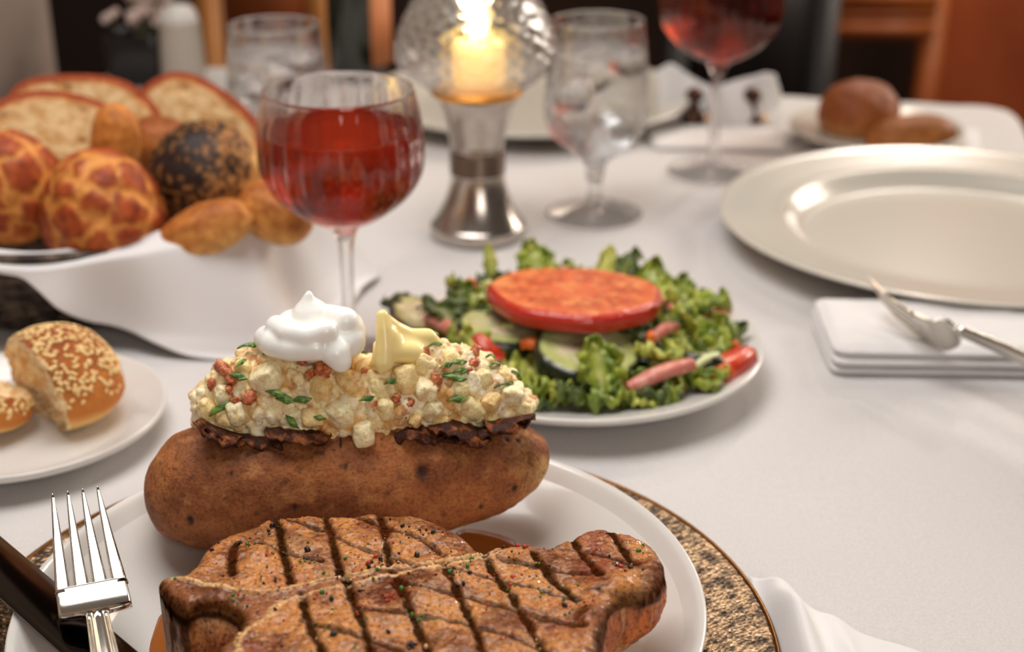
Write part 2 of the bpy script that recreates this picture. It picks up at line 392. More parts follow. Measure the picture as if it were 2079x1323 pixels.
marksA = [[(655,1034),(668,1070),(677,1110),(692,1162)],[(556,1044),(568,1080),(573,1110),(590,1180)],[(770,1033),(777,1060),(783,1095),(790,1148)],[(899,1141),(919,1181),(949,1242),(985,1330)],[(985,1118),(993,1141),(1023,1188),(1063,1248),(1110,1330)],[(1085,1125),(1097,1147),(1131,1181),(1172,1218)],[(1160,1085),(1171,1107),(1190,1135),(1218,1172)],[(1230,1068),(1239,1080),(1262,1110),(1290,1150)],[(796,1160),(814,1198),(848,1269),(875,1335)],[(700,1170),(717,1215),(744,1292),(760,1340)],[(612,1200),(620,1240),(640,1290),(660,1340)],[(480,1100),(470,1130),(475,1165)]]
marksB = [[(705,1038),(784,1066),(862,1100),(900,1125)],[(565,1044),(625,1068),(673,1085),(721,1107),(800,1128),(850,1150)],[(801,1184),(902,1201),(976,1215),(1054,1238),(1104,1252),(1190,1276)],[(902,1150),(1003,1171),(1091,1194),(1180,1219)],[(730,1231),(835,1248),(889,1252),(963,1272),(1037,1292),(1110,1318)],[(700,1285),(757,1302),(815,1316),(880,1335)],[(1010,1130),(1080,1148),(1195,1166)],[(1135,1108),(1198,1120),(1285,1143)],[(1225,1070),(1290,1086),(1335,1102)],[(520,1100),(581,1121),(650,1138)],[(610,1255),(680,1275),(720,1290)]]
fatA = [(318,1164),(352,1168),(379,1174),(435,1186),(488,1199),(540,1201),(589,1193),(637,1179),(697,1168),(793,1151),(880,1140),(960,1126),(1020,1112)]
fatB = [(1010,1122),(960,1134),(880,1152),(793,1166),(709,1184),(613,1205),(572,1217),(552,1234),(540,1251),(500,1275),(482,1297),(484,1330),(500,1370)]
bone_region = np.array(list(LW(fatA))+list(LW(fatB))+list(LW([(440,1330),(436,1302),(452,1291),(478,1276),(489,1256),(484,1238),(466,1224),(438,1216),(408,1214),(388,1222),(378,1230),(350,1206),(328,1186)])))
def steak_marks(xy):
    w = fbm(np.c_[xy*180, xy[:, :1]*0], 3)*.0010
    out = np.zeros(len(xy))
    for ms, wd, st in ((marksA, .0019, 1.0), (marksB, .0014, .85)):
        for ln in ms:
            d, _ = pdist(xy, smooth_poly2(LW(ln))); out = np.maximum(out, st*(1-sstep(wd*.45, wd*1.25, d+w)))
    return out
def smooth_poly2(p):
    q = smooth_profile(p, 5); return q
def steak_top(x, y, sd):
    xy = np.c_[x, y]; r = .006
    p3 = np.c_[x, y, x*0]
    z = ZT-r*(1-np.sqrt(1-(1-np.clip(sd/r, 0, 1))**2))*.85
    z += .0015*fbm(p3*45, 3, 3)+.0005*fbm(p3*260, 3, 9)
    mk = steak_marks(xy); inb = inside(xy, bone_region)
    z -= .0011*mk
    dA, _ = pdist(xy, LW(fatA)); dB, _ = pdist(xy, LW(fatB))
    z += .0004*(np.exp(-(dA/.0008)**2)+np.exp(-(dB/.0010)**2))
    z -= .0007*inb
    # swelling of the strip loin by its right rim, dimples by the tail
    e, _ = pdist(xy, LW([(1330,1150),(1270,1180),(1225,1205),(1212,1250),(1200,1320)])); z += .0032*np.exp(-(e/.006)**2)*(.6+.8*fbm(p3*70, 2, 5))
    c = LW([(530,1130), (455, 1150)]); z += .0022*np.exp(-((x-c[0][0])**2+(y-c[0][1])**2)/.009**2)-.001*np.exp(-((x-c[1][0])**2+(y-c[1][1])**2)/.006**2)
    return z
def zmix(t):
    def f(x, y, zt):
        zb = dplate_z(np.hypot(x-DC[0], y-DC[1]))+.0004
        return zt+(zb-zt)*t
    return f
def bulge(t):
    def f(x, y):
        soft = sstep(-.122, -.10, x)      # bone end stays straight
        rt = sstep(.015, .045, x)
        return soft*(.0045*(1-.6*rt)*math.sin(PI*min(1, t*1.15))-.006*max(0, t-.55)/.45)-rt*.013*t**1.6
    return f
side = [(bulge(t), zmix(t)) for t in np.linspace(.03, 1, 42)]
V, F, inf = slab(poly, .00052, steak_top, side)
ringi = inf['ring']; sidev = ringi >= 0; xy = V[:, :2]; p3 = V.copy()
# relief of the sides
sn = .0028*fbm(V*[70, 70, 45], 3, 20)+.0008*fbm(V*[300, 300, 110], 3, 31)
fade = np.where(sidev, sstep(0, 6, ringi+1.0)*sstep(-.124, -.108, V[:, 0]*1.0), 0)
V = V+inf['nrm']*(sn*fade)[:, None]
tan_, brown, deep, charc = lin((196, 126, 56)), lin((118, 60, 22)), lin((66, 30, 13)), lin((20, 8, 5))
fatc, bonec, redc = lin((232, 184, 120)), lin((150, 88, 40)), lin((158, 70, 30))
n1 = fbm(p3*[60, 60, 30], 4, 2); n2 = fbm(p3*[160, 420, 100], 3, 7); n3 = fbm(p3*24, 3, 50)
C = mixc(np.tile(tan_, (len(V), 1)), brown, sstep(-.25, .55, n1*.7+n2*.5))
C = mixc(C, redc, .5*sstep(.0, .5, n3))
C = mixc(C, lin((92, 42, 18)), .55*sstep(.15, .6, fbm(p3*36, 3, 91))); C = mixc(C, lin((206, 152, 96)), .45*sstep(.15, .6, n2-n1*.4))
inb = inside(xy, bone_region) & ~sidev
C[inb] = mixc(np.tile(bonec, (inb.sum(), 1)), lin((112, 62, 28)), sstep(-.3, .5, n1[inb]+n2[inb]*.6))
dA, _ = pdist(xy, LW(fatA)); dB, _ = pdist(xy, LW(fatB)); jag = n2*.0006
f_ = np.maximum(1-sstep(.0002, .0012, dA+jag), 1-sstep(.0004, .0019, dB+jag*1.6))*(.55+.45*sstep(-.4, .2, n1))*(~sidev); C = mixc(C, fatc, f_*.95)
mk = steak_marks(xy)*(~sidev); C = mixc(C, mixc(np.tile(charc, (len(V), 1)), deep, sstep(-.3, .7, n1+n2)), mk*.93*(1-.75*f_))
ed = (1-sstep(.0, .0035, np.maximum(inf['sd'], 0)+.0016*n1))*(~sidev); C = mixc(C, charc, ed*.75)
edr, _ = pdist(xy, LW([(1290,1170),(1225,1200),(1190,1230),(1180,1300)])); C = mixc(C, charc, .7*np.exp(-(edr/.004)**2)*sstep(-.1, .35, n1+.4*n2)*(~sidev))
# sides
tt = np.clip(ringi/41, 0, 1); st = fbm(p3*[170, 170, 28], 4, 77); sp_ = fbm(p3*[40, 40, 60], 3, 15)
Cs = mixc(np.tile(lin((210, 116, 50)), (len(V), 1)), lin((150, 70, 28)), sstep(-.4, .5, st))
Cs = mixc(Cs, lin((216, 158, 96)), .75*sstep(.1, .55, st+.3*tt-.2)); Cs = mixc(Cs, lin((222, 176, 122)), .7*sstep(.45, .85, tt+.5*sp_)*sstep(-.1, .02, V[:, 0]))
Cs = mixc(Cs, charc, .85*(1-sstep(.0, .10, tt+.12*sp_)))
bs = sstep(-.108, -.114, V[:, 0]); bone_side = mixc(np.tile(lin((172, 120, 72)), (len(V), 1)), lin((92, 50, 26)), sstep(-.3, .5, fbm(p3*[250, 250, 60], 3, 5)))
bone_side = mixc(bone_side, charc, .95*(1-sstep(.04, .16, tt+.08*sp_))); Cs = mixc(Cs, bone_side, bs)
dn, _ = pdist(xy, LW([(400,1216),(438,1216),(466,1224),(484,1238),(489,1256),(478,1276)])); cn = np.exp(-(dn/.003)**2)
canal = mixc(np.tile(lin((196, 138, 88)), (len(V), 1)), lin((128, 70, 38)), sstep(.1, .8, tt+.4*sp_)); canal = mixc(canal, charc, .95*(1-sstep(.02, .07, tt)))
Cs = mixc(Cs, canal, cn); C = np.where(sidev[:, None], Cs, C)
stk = thing('t_bone_steak', 'thick grilled bone-in steak with crosshatched char marks on white plate', 'steak', (-.04, .41, .0115))
STEAKM = mat('seared_meat', attr=True, rough=.45, noise=(650, (150, 112, 84), .48, .70), bump=(420, .0008), bump2=(1500, .0004), Specular_IOR_Level=.20, Coat_Weight=.22, Coat_Roughness=.10)
nt_ = STEAKM.node_tree; bsdf_ = nt_.nodes['Principled BSDF']; bw = nt_.nodes.new('ShaderNodeRGBToBW'); nt_.links.new(nt_.nodes['Attribute'].outputs['Color'], bw.inputs[0])
for inp, hi in (('Coat Weight', .30), ('Specular IOR Level', .34)):   # char is dry, the meat moist
    mr = nt_.nodes.new('ShaderNodeMapRange'); mr.inputs['From Min'].default_value = .03; mr.inputs['From Max'].default_value = .14; mr.inputs['To Max'].default_value = hi
    nt_.links.new(bw.outputs[0], mr.inputs['Value']); nt_.links.new(mr.outputs['Result'], bsdf_.inputs[inp])
part('meat', (V, F), STEAKM, stk, C)
# marrow fat in the canal of the bone
cen = P(448, 1262, .040); 
part('bone_canal_fat', blob(cen+[.001, .001, -.014], (.0075, .0065, .010), 4, .18, 1.6, 3), mat('canal_fat', (150, 92, 54), .35, noise=(300, (96, 50, 28), .4, .6), bump=(500, .0006), SSS=(.1, .003)), stk)
topmask = (~sidev) & (inf['sd'] > .003) & (V[:, 1] > .355); TI = np.nonzero(topmask)[0]
def scatter(n, shape, size, clump=0):
    out = []; ids = RNG.choice(TI, n)
    if clump: 
        cs = V[RNG.choice(TI, clump)]; 
    for i in ids:
        c = V[i].copy()
        if clump and random.random() < .6:
            k = cs[random.randrange(clump)]+[random.gauss(0, .0030), random.gauss(0, .0030), 0]; j = np.argmin(((V[TI][:, :2]-k[:2])**2).sum(1)) if n < 700 else 0
            c = V[TI[j]].copy()
        s = size*random.uniform(.45, 1.0)*(1.0+1.1*(random.random() < .18)); v, f = ico(1); v = (v*[1, random.uniform(.5, 1), random.uniform(.35, .8)]*s)@rand_rot().T
        out.append((v+c+[0, 0, s*.35], f))
    return join(out)
part('cracked_pepper', scatter(260, 0, .00075, 14), mat('black_pepper', (26, 18, 16), .35), stk, kind='stuff', label='black cracked pepper')
part('peppercorn_grit', scatter(150, 0, .0006, 10), mat('pale_pepper', (222, 178, 120), .5), stk, kind='stuff', label='pale pepper grit')
part('herb_flakes', scatter(150, 0, .0007, 14), mat('parsley', (62, 116, 34), .5), stk, kind='stuff', label='green herb flakes')
part('pepper_flakes', scatter(130, 0, .0007, 10), mat('red_flake', (176, 54, 26), .4), stk, kind='stuff', label='red pepper flakes')
jm = mat('meat_juice', (206, 122, 52), .08, Transmission_Weight=.55, IOR=1.35)
def puddle(pts, z, th=.0007):
    pp = smooth_poly(np.array([P(x, y, z)[:2] for x, y in pts]), 2)
    def tzz(x, y, sd): return dplate_z(np.hypot(x-DC[0], y-DC[1]))+.0001+th*sstep(0, .004, sd)
    V, F, _ = slab(pp, .0012, tzz, [(0, lambda x, y, zt: zt-.0001)]); return V, F
single('juice_pool', puddle([(925,1075),(960,1072),(1020,1085),(1060,1105),(1050,1150),(960,1160),(900,1130)], .011), jm, 'amber pool of meat juice between potato and steak', 'sauce')
single('juice_pool', puddle([(330,1230),(312,1280),(300,1323),(310,1400),(380,1420),(400,1300)], .011), jm, 'amber smear of meat juice left of the steak bone', 'sauce')

# ================================================================== STUFFED POTATO
pk = [(292,1000,.5),(300,1000,42),(320,1000,80),(360,990,116),(420,985,132),(520,981,138),(640,973,140),(760,966,139),(880,956,130),(960,950,117),(1030,941,96),(1075,932,72),(1102,926,44),(1112,923,24),(1116,922,.5)]
ctl = []
for x, y, r in pk:
    Y = .523+.018*(x-300)/800; c = P(x, y, Y=Y); ctl.append([*c, r/5080])
ctl = smooth_profile(ctl, 20); NA = 260; th = np.linspace(0, 2*PI, NA, endpoint=False)
AX = ctl[-1][:3]-ctl[0][:3]; AX /= np.linalg.norm(AX); SY = np.array([-AX[1], AX[0], 0]); SY /= np.linalg.norm(SY)
V = np.concatenate([c[:3]+c[3]*(np.outer(np.cos(th), SY)+np.outer(np.sin(th), [0, 0, 1])) for c in ctl]); F = grid_faces(len(ctl), NA, False, True)
cc = np.repeat(ctl[:, :3], NA, 0); nr = V-cc; nr /= np.linalg.norm(nr, axis=1)[:, None]+1e-9; rr = np.repeat(ctl[:, 3], NA)
wg = sstep(0, .012, rr)
V = V+nr*(wg*(.0016*fbm(V*38, 3, 4)+.00035*fbm(V*260, 3, 6)))[:, None]
Cp = mixc(np.tile(lin((172, 104, 54)), (len(V), 1)), lin((140, 80, 40)), sstep(-.35, .5, fbm(V*[45, 45, 60], 4, 12)))
Cp = mixc(Cp, lin((186, 124, 68)), .6*sstep(.1, .6, fbm(V*120, 4, 33))); Cp = mixc(Cp, lin((232, 186, 116)), .9*sstep(-.005, .022, V[:, 0])*sstep(-.3, .4, fbm(V*60, 3, 8)))  # right end paler: its highlight is put into the skin colour
Cp = mixc(Cp, lin((96, 52, 28)), .6*sstep(.42, .65, fbm(V*330, 2, 44)))
for ex, ey, es in ((857,953,.0022),(1033,885,.0013),(500,925,.0012),(392,1040,.0015),(700,945,.0010),(975,1028,.001),(468,960,.0009),(1045,995,.0012),(600,1010,.0010),(1060,900,.001)):
    # eye of the potato on the front surface
    Y0 = .523+.018*(ex-300)/800; c0 = P(ex, ey, Y=Y0-.02); dd = np.linalg.norm((V-c0)*[1, .35, .7], axis=1)
    k = dd.argmin(); e = np.linalg.norm((V-V[k])*[1, 1, .55], axis=1); g = np.exp(-(e/es)**2)
    V = V-nr*(g*es*.55)[:, None]+nr*(np.exp(-((e-es*1.7)/es)**2)*es*.12)[:, None]; Cp = mixc(Cp, lin((46, 24, 16)), np.clip(g*1.2, 0, .95))
# crease lines
for (x0, y0), (x1, y1) in (((573,960),(566,1045)),((832,925),(850,1030)),((640,900),(655,985))):
    pass
slit = sstep(.058, .070, V[:, 2])*sstep(.5, .2, np.abs(V[:, 0]+.07)/.08*.5); Cp = mixc(Cp, lin((66, 34, 20)), .75*slit*sstep(-.35, .2, fbm(V*50, 3, 61)))  # char near the slit, plus shade under the flaps painted into the colour
pot = thing('baked_potato', 'split russet potato stuffed with chunky mash, bacon and chives', 'potato', (-.07, .53, .0115))
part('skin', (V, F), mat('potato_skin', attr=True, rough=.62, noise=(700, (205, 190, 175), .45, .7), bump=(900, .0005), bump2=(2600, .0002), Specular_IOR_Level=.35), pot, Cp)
# burnt flaps at the slit
def flap(px, out, lift, off):
    n = len(px); pts = []
    for x, y in px: pts.append(P(x, y, Y=.523+.018*(x-300)/800-.014))
    pts = smooth_profile(pts, 6); m = len(pts); vs = []
    w = np.sin(np.linspace(0, PI, m))**.6
    for j, t in enumerate(np.linspace(0, 1, 8)):
        q = pts.copy(); q[:, 1] += .010*(1-t)-out*t*w; q[:, 2] += -.004*(1-t)+lift*t*w-.006*t*t*w
        q += np.c_[q[:, 0]*0, .0018*fbm(q*200, 3, off), .0034*fbm(q*230, 3, off+9)]*t; vs.append(q)
    top = np.concatenate(vs); F = grid_faces(8, m); bot = top-[0, 0, .0007]; b = [tuple(i+len(top) for i in f[::-1]) for f in F]
    rim = []
    idx = [j*m for j in range(8)]+[7*m+i for i in range(1, m)]+[j*m+m-1 for j in range(6, -1, -1)]+[i for i in range(m-2, 0, -1)]
    for a, bb in zip(idx, idx[1:]+idx[:1]): rim.append((a, a+len(top), bb+len(top), bb))
    return np.concatenate([top, bot]), F+b+rim
FL = mat('charred_skin', (58, 26, 12), .6, noise=(190, (150, 84, 40), .5, .7), bump=(500, .0009), Specular_IOR_Level=.2)
part('skin_lip', flap([(392,856),(470,884),(560,886),(680,892),(790,902),(880,878),(980,872),(1088,844)], .0015, .0005, 3.3), FL, pot)
for k, (px, o_, l_) in enumerate((([(398,852),(425,868),(460,880),(490,888)], .004, .002), ([(535,872),(580,868),(630,872),(672,884)], .006, .002), ([(690,895),(735,915),(790,905),(805,890)], .003, -.001), ([(800,880),(835,862),(870,868),(905,880)], .005, .001), ([(870,862),(920,852),(965,868),(998,892)], .007, .001), ([(985,858),(1030,852),(1085,842)], .003, .002))):
    part('skin_flap', flap(px, o_, l_, k*7.), FL, pot)
topl = np.array([(388,848),(396,812),(420,775),(450,745),(490,722),(540,712),(600,722),(680,735),(750,738),(800,715),(850,695),(905,706),(950,722),(1000,738),(1040,766),(1068,796),(1086,838)], float)
xs = np.linspace(390, 1085, 150); zr = np.interp(xs, topl[:, 0], topl[:, 1]); MV = []; NT = 70; tn = np.linspace(-.18, PI+.15, NT)
ends = np.sin(np.clip((xs-384)/(1090-384), 0, 1)*PI)**.42
def mound_pt(i, a):
    x = xs[i]; Y0 = .535+.018*(x-300)/800; top = P(x, zr[i], Y=Y0); zb = .067; w = .0215*ends[i]
    return np.array([top[0]*(1-0*a), Y0-w*math.cos(a), zb+(top[2]-zb)*math.sin(a)*1.0])
MV = np.array([mound_pt(i, a) for i in range(150) for a in tn])
cenm = np.repeat(np.array([[mound_pt(i, PI/2)[0], .54, .07] for i in range(150)]), NT, 0); nm = MV-cenm; nm /= np.linalg.norm(nm, axis=1)[:, None]
rings_ = [MV[k*NT:(k+1)*NT]+nm[k*NT:(k+1)*NT]*(.0010*fbm(MV[k*NT:(k+1)*NT]*150, 3, 3))[:, None] for k in range(150)]
lump = [loft(rings_)]
for _ in range(620):
    i_ = random.randrange(2, 148); a_ = random.uniform(-.05, 2.3); p_ = mound_pt(i_, a_); s_ = random.uniform(.0010, .0042)*random.uniform(.6, 1)
    lump.append(blob(p_, (s_, s_*.85, s_*.75), 2, .25, 1.8, R=rand_rot(), boxy=.45))
mv, mf = vox(lump, .00055, 2); mv = mv+(.00022*fbm(mv*700, 2, 8))[:, None]
Cm = mixc(np.tile(lin((250, 230, 180)), (len(mv), 1)), lin((226, 176, 106)), sstep(-.1, .55, fbm(mv*110, 3, 5)-.3*fbm(mv*300, 2, 2)))
Cm = mixc(Cm, lin((252, 244, 218)), .8*sstep(.0, .5, fbm(mv*90, 3, 61))); Cm = mixc(Cm, lin((200, 118, 60)), .7*sstep(.30, .62, fbm(mv*150, 3, 77)))
MASH = mat('mashed_potato', attr=True, rough=.42, noise=(1100, (240, 228, 205), .45, .7), bump=(900, .0004), bump2=(300, .0002), SSS=(.22, .0018), Coat_Weight=.12, Coat_Roughness=.25)
fill = part('mashed_filling', (mv, mf), MASH, pot, Cm)
def on_mound(x, a, out=0.0):
    i = int(np.clip((x-390)/695*149, 0, 149)); p = mound_pt(i, a); c = np.array([p[0], .54, .07]); n = p-c; n /= np.linalg.norm(n); return p+n*out, n
def px_mound(x, y):
    """mound surface point seen at the pixel"""
    i = int(np.clip((x-390)/695*149, 0, 149)); best = None
    for a in np.linspace(.0, 1.6, 60):
        p = mound_pt(i, a); v = p-[0, 0, CAM_H]; py = CY-FPX*(v[1]*sp+v[2]*cp)/(v[1]*cp-v[2]*sp)
        if best is None or abs(py-y) < best[0]: best = (abs(py-y), a)
    return on_mound(x, best[1])
MC = [lin((250, 234, 178)), lin((248, 224, 160)), lin((252, 240, 198)), lin((246, 214, 148))]
hero = [(553,770,34),(280+190,850,26),(488,838,30),(645,848,24),(700,838,30),(660,790,28),(712,780,26),(745,880,34),(600,842,20),(430,835,26),(465,800,22),(830,770,34),(870,790,26),(880,830,24),(960,830,28),(1000,820,26),(1040,800,30),(940,790,24),(985,770,22),(1020,770,22),(870,740,24),(920,740,26),(780,790,22),(740,745,20),(560,730,22),(500,750,22),(790,830,24),(1060,830,22),(900,860,22),(1000,850,20),(850,850,20)]
for x, y, r in hero:
    p, n = px_mound(x, y); s = r/5050; v, f = blob(p+n*s*.05, (s, s*random.uniform(.75, .95), s*random.uniform(.65, .85)), 4, .15, 1.2, R=rand_rot(), boxy=.45)
    v += (.00012*fbm(v*900, 2))[:, None]; c = random.choice(MC); part('potato_chunk', (v, f), MASH, fill, mixc(np.tile(c, (len(v), 1)), lin((206, 164, 96)), .6*sstep(.0, .6, fbm(v*300, 3))))
BAC = mat('bacon', (176, 84, 48), .45, noise=(500, (226, 150, 96), .45, .62), bump=(900, .0007), SSS=(.15, .002))
for x, y, r in [(462,762,20),(480,775,16),(438,788,14),(518,812,17),(622,742,12),(655,730,16),(665,765,22),(640,765,12),(838,718,11),(828,722,9),(868,722,11),(965,730,17),(968,748,14),(955,765,12),(893,778,14),(888,790,12),(812,812,11),(842,820,11),(795,838,9),(1060,778,8),(930,735,10),(770,818,10),(745,760,9),(1075,812,8),(730,880,7),(478,795,12),(490,815,12),(905,755,7),(700,905,6),(835,765,7),(590,700,7)]:
    p, n = px_mound(x, y); s = r/5050
    part('bacon_bit', blob(p+n*s*.9, (s, s*.75, s*.6), 3, .4, 2.2, R=rand_rot(), boxy=.3), BAC, fill)
CHV = mat('chive', (58, 98, 28), .4, noise=(400, (120, 150, 60), .45, .6), SSS=(.1, .001))
for x, y, L_, ang in [(508,722,17,10),(556,718,10,-20),(500,752,10,50),(494,775,14,-65),(457,829,19,25),(580,806,22,-45),(592,816,14,-40),(626,815,15,-20),(606,850,13,-70),(665,846,8,-40),(734,690,10,40),(880,692,10,85),(886,720,12,70),(908,760,9,-10),(924,782,24,-68),(936,773,13,-60),(932,817,14,-25),(1008,762,16,-65),(1029,803,24,-62),(1048,782,22,-65),(757,813,12,-10),(803,788,10,-10),(930,757,20,-8),(1000,745,9,-30),(805,745,8,60)]:
    p, n = px_mound(x, y); a = math.radians(ang); d = np.array([math.cos(a), .15, math.sin(a)*.9]); d -= n*(d@n); d /= np.linalg.norm(d); s = np.cross(n, d); L2 = L_/5050; w = .0011 if L_ > 12 else .0009
    R_ = []
    for t in np.linspace(-1, 1, 9):
        sk = .8*w*1.4
        r_ = ring(p+n*(.0046+.0007*math.cos(t*2))+d*L2*t, s, n, w*1.35, w*.55, 12, 2)
        r_ += np.outer(((r_-p)@s)*.9, d); R_.append(r_)
    part('chive_piece', loft(R_), CHV, fill)
pp = []
for _ in range(110):
    x = random.uniform(400, 1075); a = random.uniform(.0, 1.7); p, n = on_mound(x, a, .0014); s = random.uniform(.00018, .00042); v, f = ico(1); pp.append((v*s+p, f))
part('pepper_specks', join(pp), mat('pepper_speck', (50, 28, 20), .5), fill, kind='stuff')

# sour cream and butter
def WP(x, y, dY, r): p = P(x, y, Y=.535+dY+.018*(x-300)/800); return [*p, r/5030]
caps = capsule([WP(600, 674, 0, 50), WP(640, 680, -.001, 60), WP(692, 686, -.003, 50)])
caps += capsule([WP(640, 668, -.002, 56), WP(632, 645, -.002, 42), WP(628, 622, -.002, 23), WP(626, 608, -.002, 14), WP(627, 597, -.002, 9)])
caps += capsule([WP(700, 668, -.006, 42), WP(706, 690, -.009, 38)])
caps += capsule([WP(544, 688, 0, 30), WP(556, 696, -.008, 30), WP(590, 706, -.014, 28), WP(640, 706, -.017, 27)])
caps += capsule([WP(660, 690, -.012, 38), WP(682, 716, -.017, 31), WP(692, 734, -.019, 23)])
caps += capsule([WP(562, 662, -.004, 24), WP(585, 676, -.012, 24), WP(625, 682, -.016, 24), WP(662, 672, -.016, 24)])
caps += capsule([WP(668, 640, -.004, 24), WP(700, 652, -.008, 30), WP(718, 672, -.006, 26)])
caps += capsule([WP(540, 690, .008, 24), WP(620, 690, .014, 34), WP(700, 690, .010, 34)])
CRE = mat('sour_cream', (252, 251, 244), .30, SSS=(.2, .003), Coat_Weight=.15, bump=(70, .0008))
v, f = vox(caps, .00062, 16)
single('sour_cream', (v, f), CRE, 'white swirled dollop of sour cream on top of the stuffed potato', 'sour cream')
caps = capsule([WP(776, 640, -.008, 14), WP(779, 668, -.010, 18), WP(781, 700, -.012, 20), WP(780, 735, -.014, 21), WP(776, 745, -.015, 15)])
caps += capsule([WP(778, 646, -.007, 15), WP(800, 668, -.004, 20), WP(832, 684, -.002, 20), WP(868, 684, 0, 20), WP(886, 700, 0, 16), WP(893, 712, 0, 14)])
caps += capsule([WP(795, 690, -.006, 26), WP(825, 702, -.004, 28), WP(855, 708, -.002, 26)]); caps += capsule([WP(790, 678, -.009, 20), WP(800, 712, -.010, 26), WP(840, 716, -.008, 24)]); caps += capsule([WP(768, 700, -.004, 12), WP(764, 740, -.008, 12)])
v, f = vox(caps, .0006, 16)
single('whipped_butter', (v, f), mat('butter', (248, 226, 156), .3, SSS=(.35, .004), Coat_Weight=.1), 'pale yellow curl of whipped butter right of the sour cream', 'butter')

# ================================================================== CUTLERY
def fork_parts():
    """local: tines along +y, handle along -y, up +z; returns dict of parts"""
    ex, ez = np.array([1., 0, 0]), np.array([0, 0, 1.])
    prof = lambda y: np.interp(y, [-.004, 0, .003, .006, .010, .0165, .03, .045, .06, .07], [.0028, .0006, -.0036, -.0052, -.0056, -.0056, -.0048, -.0028, .0014, .005])
    hw = [(-.003, .0036), (-.0015, .0100), (.0, .0122), (.002, .0130), (.005, .0131), (.008, .0131), (.012, .0130), (.0165, .0129), (.0195, .0128)]
    head = loft([ring([0, y, prof(y)], ex, ez, w, .00125, 40, 6) for y, w in smooth_profile(hw, 3)])
    tines = []
    for k, x0 in enumerate((-.01035, -.0034, .0034, .01035)):
        R_ = []
        for y in np.linspace(.0175, .064, 26):
            t = (y-.0175)/.0465; x = x0*(1-.17*t); w = (.00245*(1-t)**.75+.00045) if t < .97 else .0003
            if t < .06: w = .0032-(.0008)*t/.06
            R_.append(ring([x, y, prof(y)], ex, ez, w, .00125*(1-.55*t), 16, 3.5))
        tines.append(loft(R_))
    R_ = []
    for y in np.linspace(-.004, -.135, 50):
        t = (-y-.004)/.131; w = .0039+.0040*t; z = .0030+.004*math.sin(PI*min(1, t*1.2))*.8; n = 48
        th = np.linspace(0, 2*PI, n, endpoint=False); X = w*np.cos(th); X = np.sign(X)*np.abs(X/w)**.75*w
        Z = np.sign(np.sin(th))*np.abs(np.sin(th))**.5*.0012; Z += np.where(Z > 0, .0016*np.abs(np.cos(X/w*PI*2)), 0)
        R_.append(np.c_[X, np.full(n, y), z+Z])
    return dict(head=head, tines=tines, handle=loft(R_))
def place(VF, M, o): return VF[0]@M.T+o, VF[1]
def basis(ydir, up):
    y = np.array(ydir, float); y /= np.linalg.norm(y); z = np.array(up, float); z -= y*(z@y); z /= np.linalg.norm(z); return np.c_[np.cross(y, z), y, z]
def add_fork(root, tip, up, label):
    root, tip = np.array(root), np.array(tip); M = basis(tip-root, up); fp = fork_parts(); t = thing('dinner_fork', label, 'fork', tuple(root))
    part('fork_head', place(fp['head'], M, root), STEEL, t); 
    for q in fp['tines']: part('tine', place(q, M, root), STEEL, t)
    part('handle', place(fp['handle'], M, root), STEEL, t, label='handle with lengthwise ribs')
    return t
FR = P(196, 1243, .0395); FT = P(150, 985, .056)
add_fork(FR, FT, (.10, -.25, 1), 'shiny four-tined fork propped on the rim of the steak plate')
KA = P(-90, 1070, .0315); KB = P(288, 1400, .0335)
dr = KB-KA; kl = np.linalg.norm(dr); M = basis(dr, (.12, -.05, 1))
kn = thing('dinner_knife', 'dark reflecting table knife lying under the fork on the steak plate', 'knife', tuple(P(100, 1230, .03)))
R_ = []
for t in np.linspace(0, 1, 40):
    y = t*kl; w0 = -.0105*min(1, (t/.10+.02))**.5; w1 = .0105*min(1, (t/.3+.02))**.6
    R_.append(np.array([[w0, y, .0002], [w0*.96, y, .0006], [w1*.7, y, .0011], [w1, y, .0008], [w1, y, -.0006], [w1*.7, y, -.0008], [w0*.96, y, -.0003]]))
part('blade', place(loft(R_), M, KA), mat('dark_reflection_steel', (62, 56, 52), .14, 1), kn)  # blade colour darkened to stand in for its dark reflection
R_ = [ring([0, kl+y, 0], np.array([1., 0, 0]), np.array([0, 0, 1.]), w, h, 24, 3) for y, w, h in ((-.012, .004, .0015), (-.006, .008, .003), (.005, .0085, .0035), (.05, .009, .0045), (.09, .0095, .005), (.096, .006, .003))]
part('handle', place(loft(R_), M, KA), STEEL, kn)

# ================================================================== GLASSES
def wine_bowl(th, z, r): return 1+.010*np.cos(th*26)*float(sstep(.004, .02, z-.0855))*float(sstep(.155, .146, z)) if r > .02 else 1+th*0
def wine_glass(loc, label):
    t = thing('wine_glass', label, 'wine glass', loc, 'stemmed glasses of rose wine')
    gp = [(0, .0004), (.030, .0004), (.0335, .0012), (.0335, .0022), (.020, .0040), (.008, .0065), (.0045, .012), (.0038, .030), (.0038, .060), (.0050, .074), (.0090, .0815), (.0200, .0870), (.0330, .0965), (.0415, .1080), (.0443, .1200), (.0438, .1350), (.0420, .1475), (.0402, .1572), (.0396, .1577), (.0391, .1570), (.0408, .1475), (.0426, .1350), (.0431, .1200), (.0404, .1085), (.0320, .0975), (.0195, .0885), (.0090, .0855), (0, .0850)]
    part('glass_body', lathe(gp, 160, k=5, mod=wine_bowl), GLASS, t, local=True)
    wp = [(0, .0846), (.0090, .0851), (.0197, .0882), (.0322, .0972), (.0407, .1083), (.0434, .1200), (.0428, .1358), (.0420, .1362), (.030, .1360), (0, .1360)]
    part('wine', lathe(wp, 128, k=6), WINE, t, local=True)
    return t
wg = P(714, 737); wine_glass((wg[0], wg[1], .0012), 'rounded stemmed glass of rose wine just behind the potato')
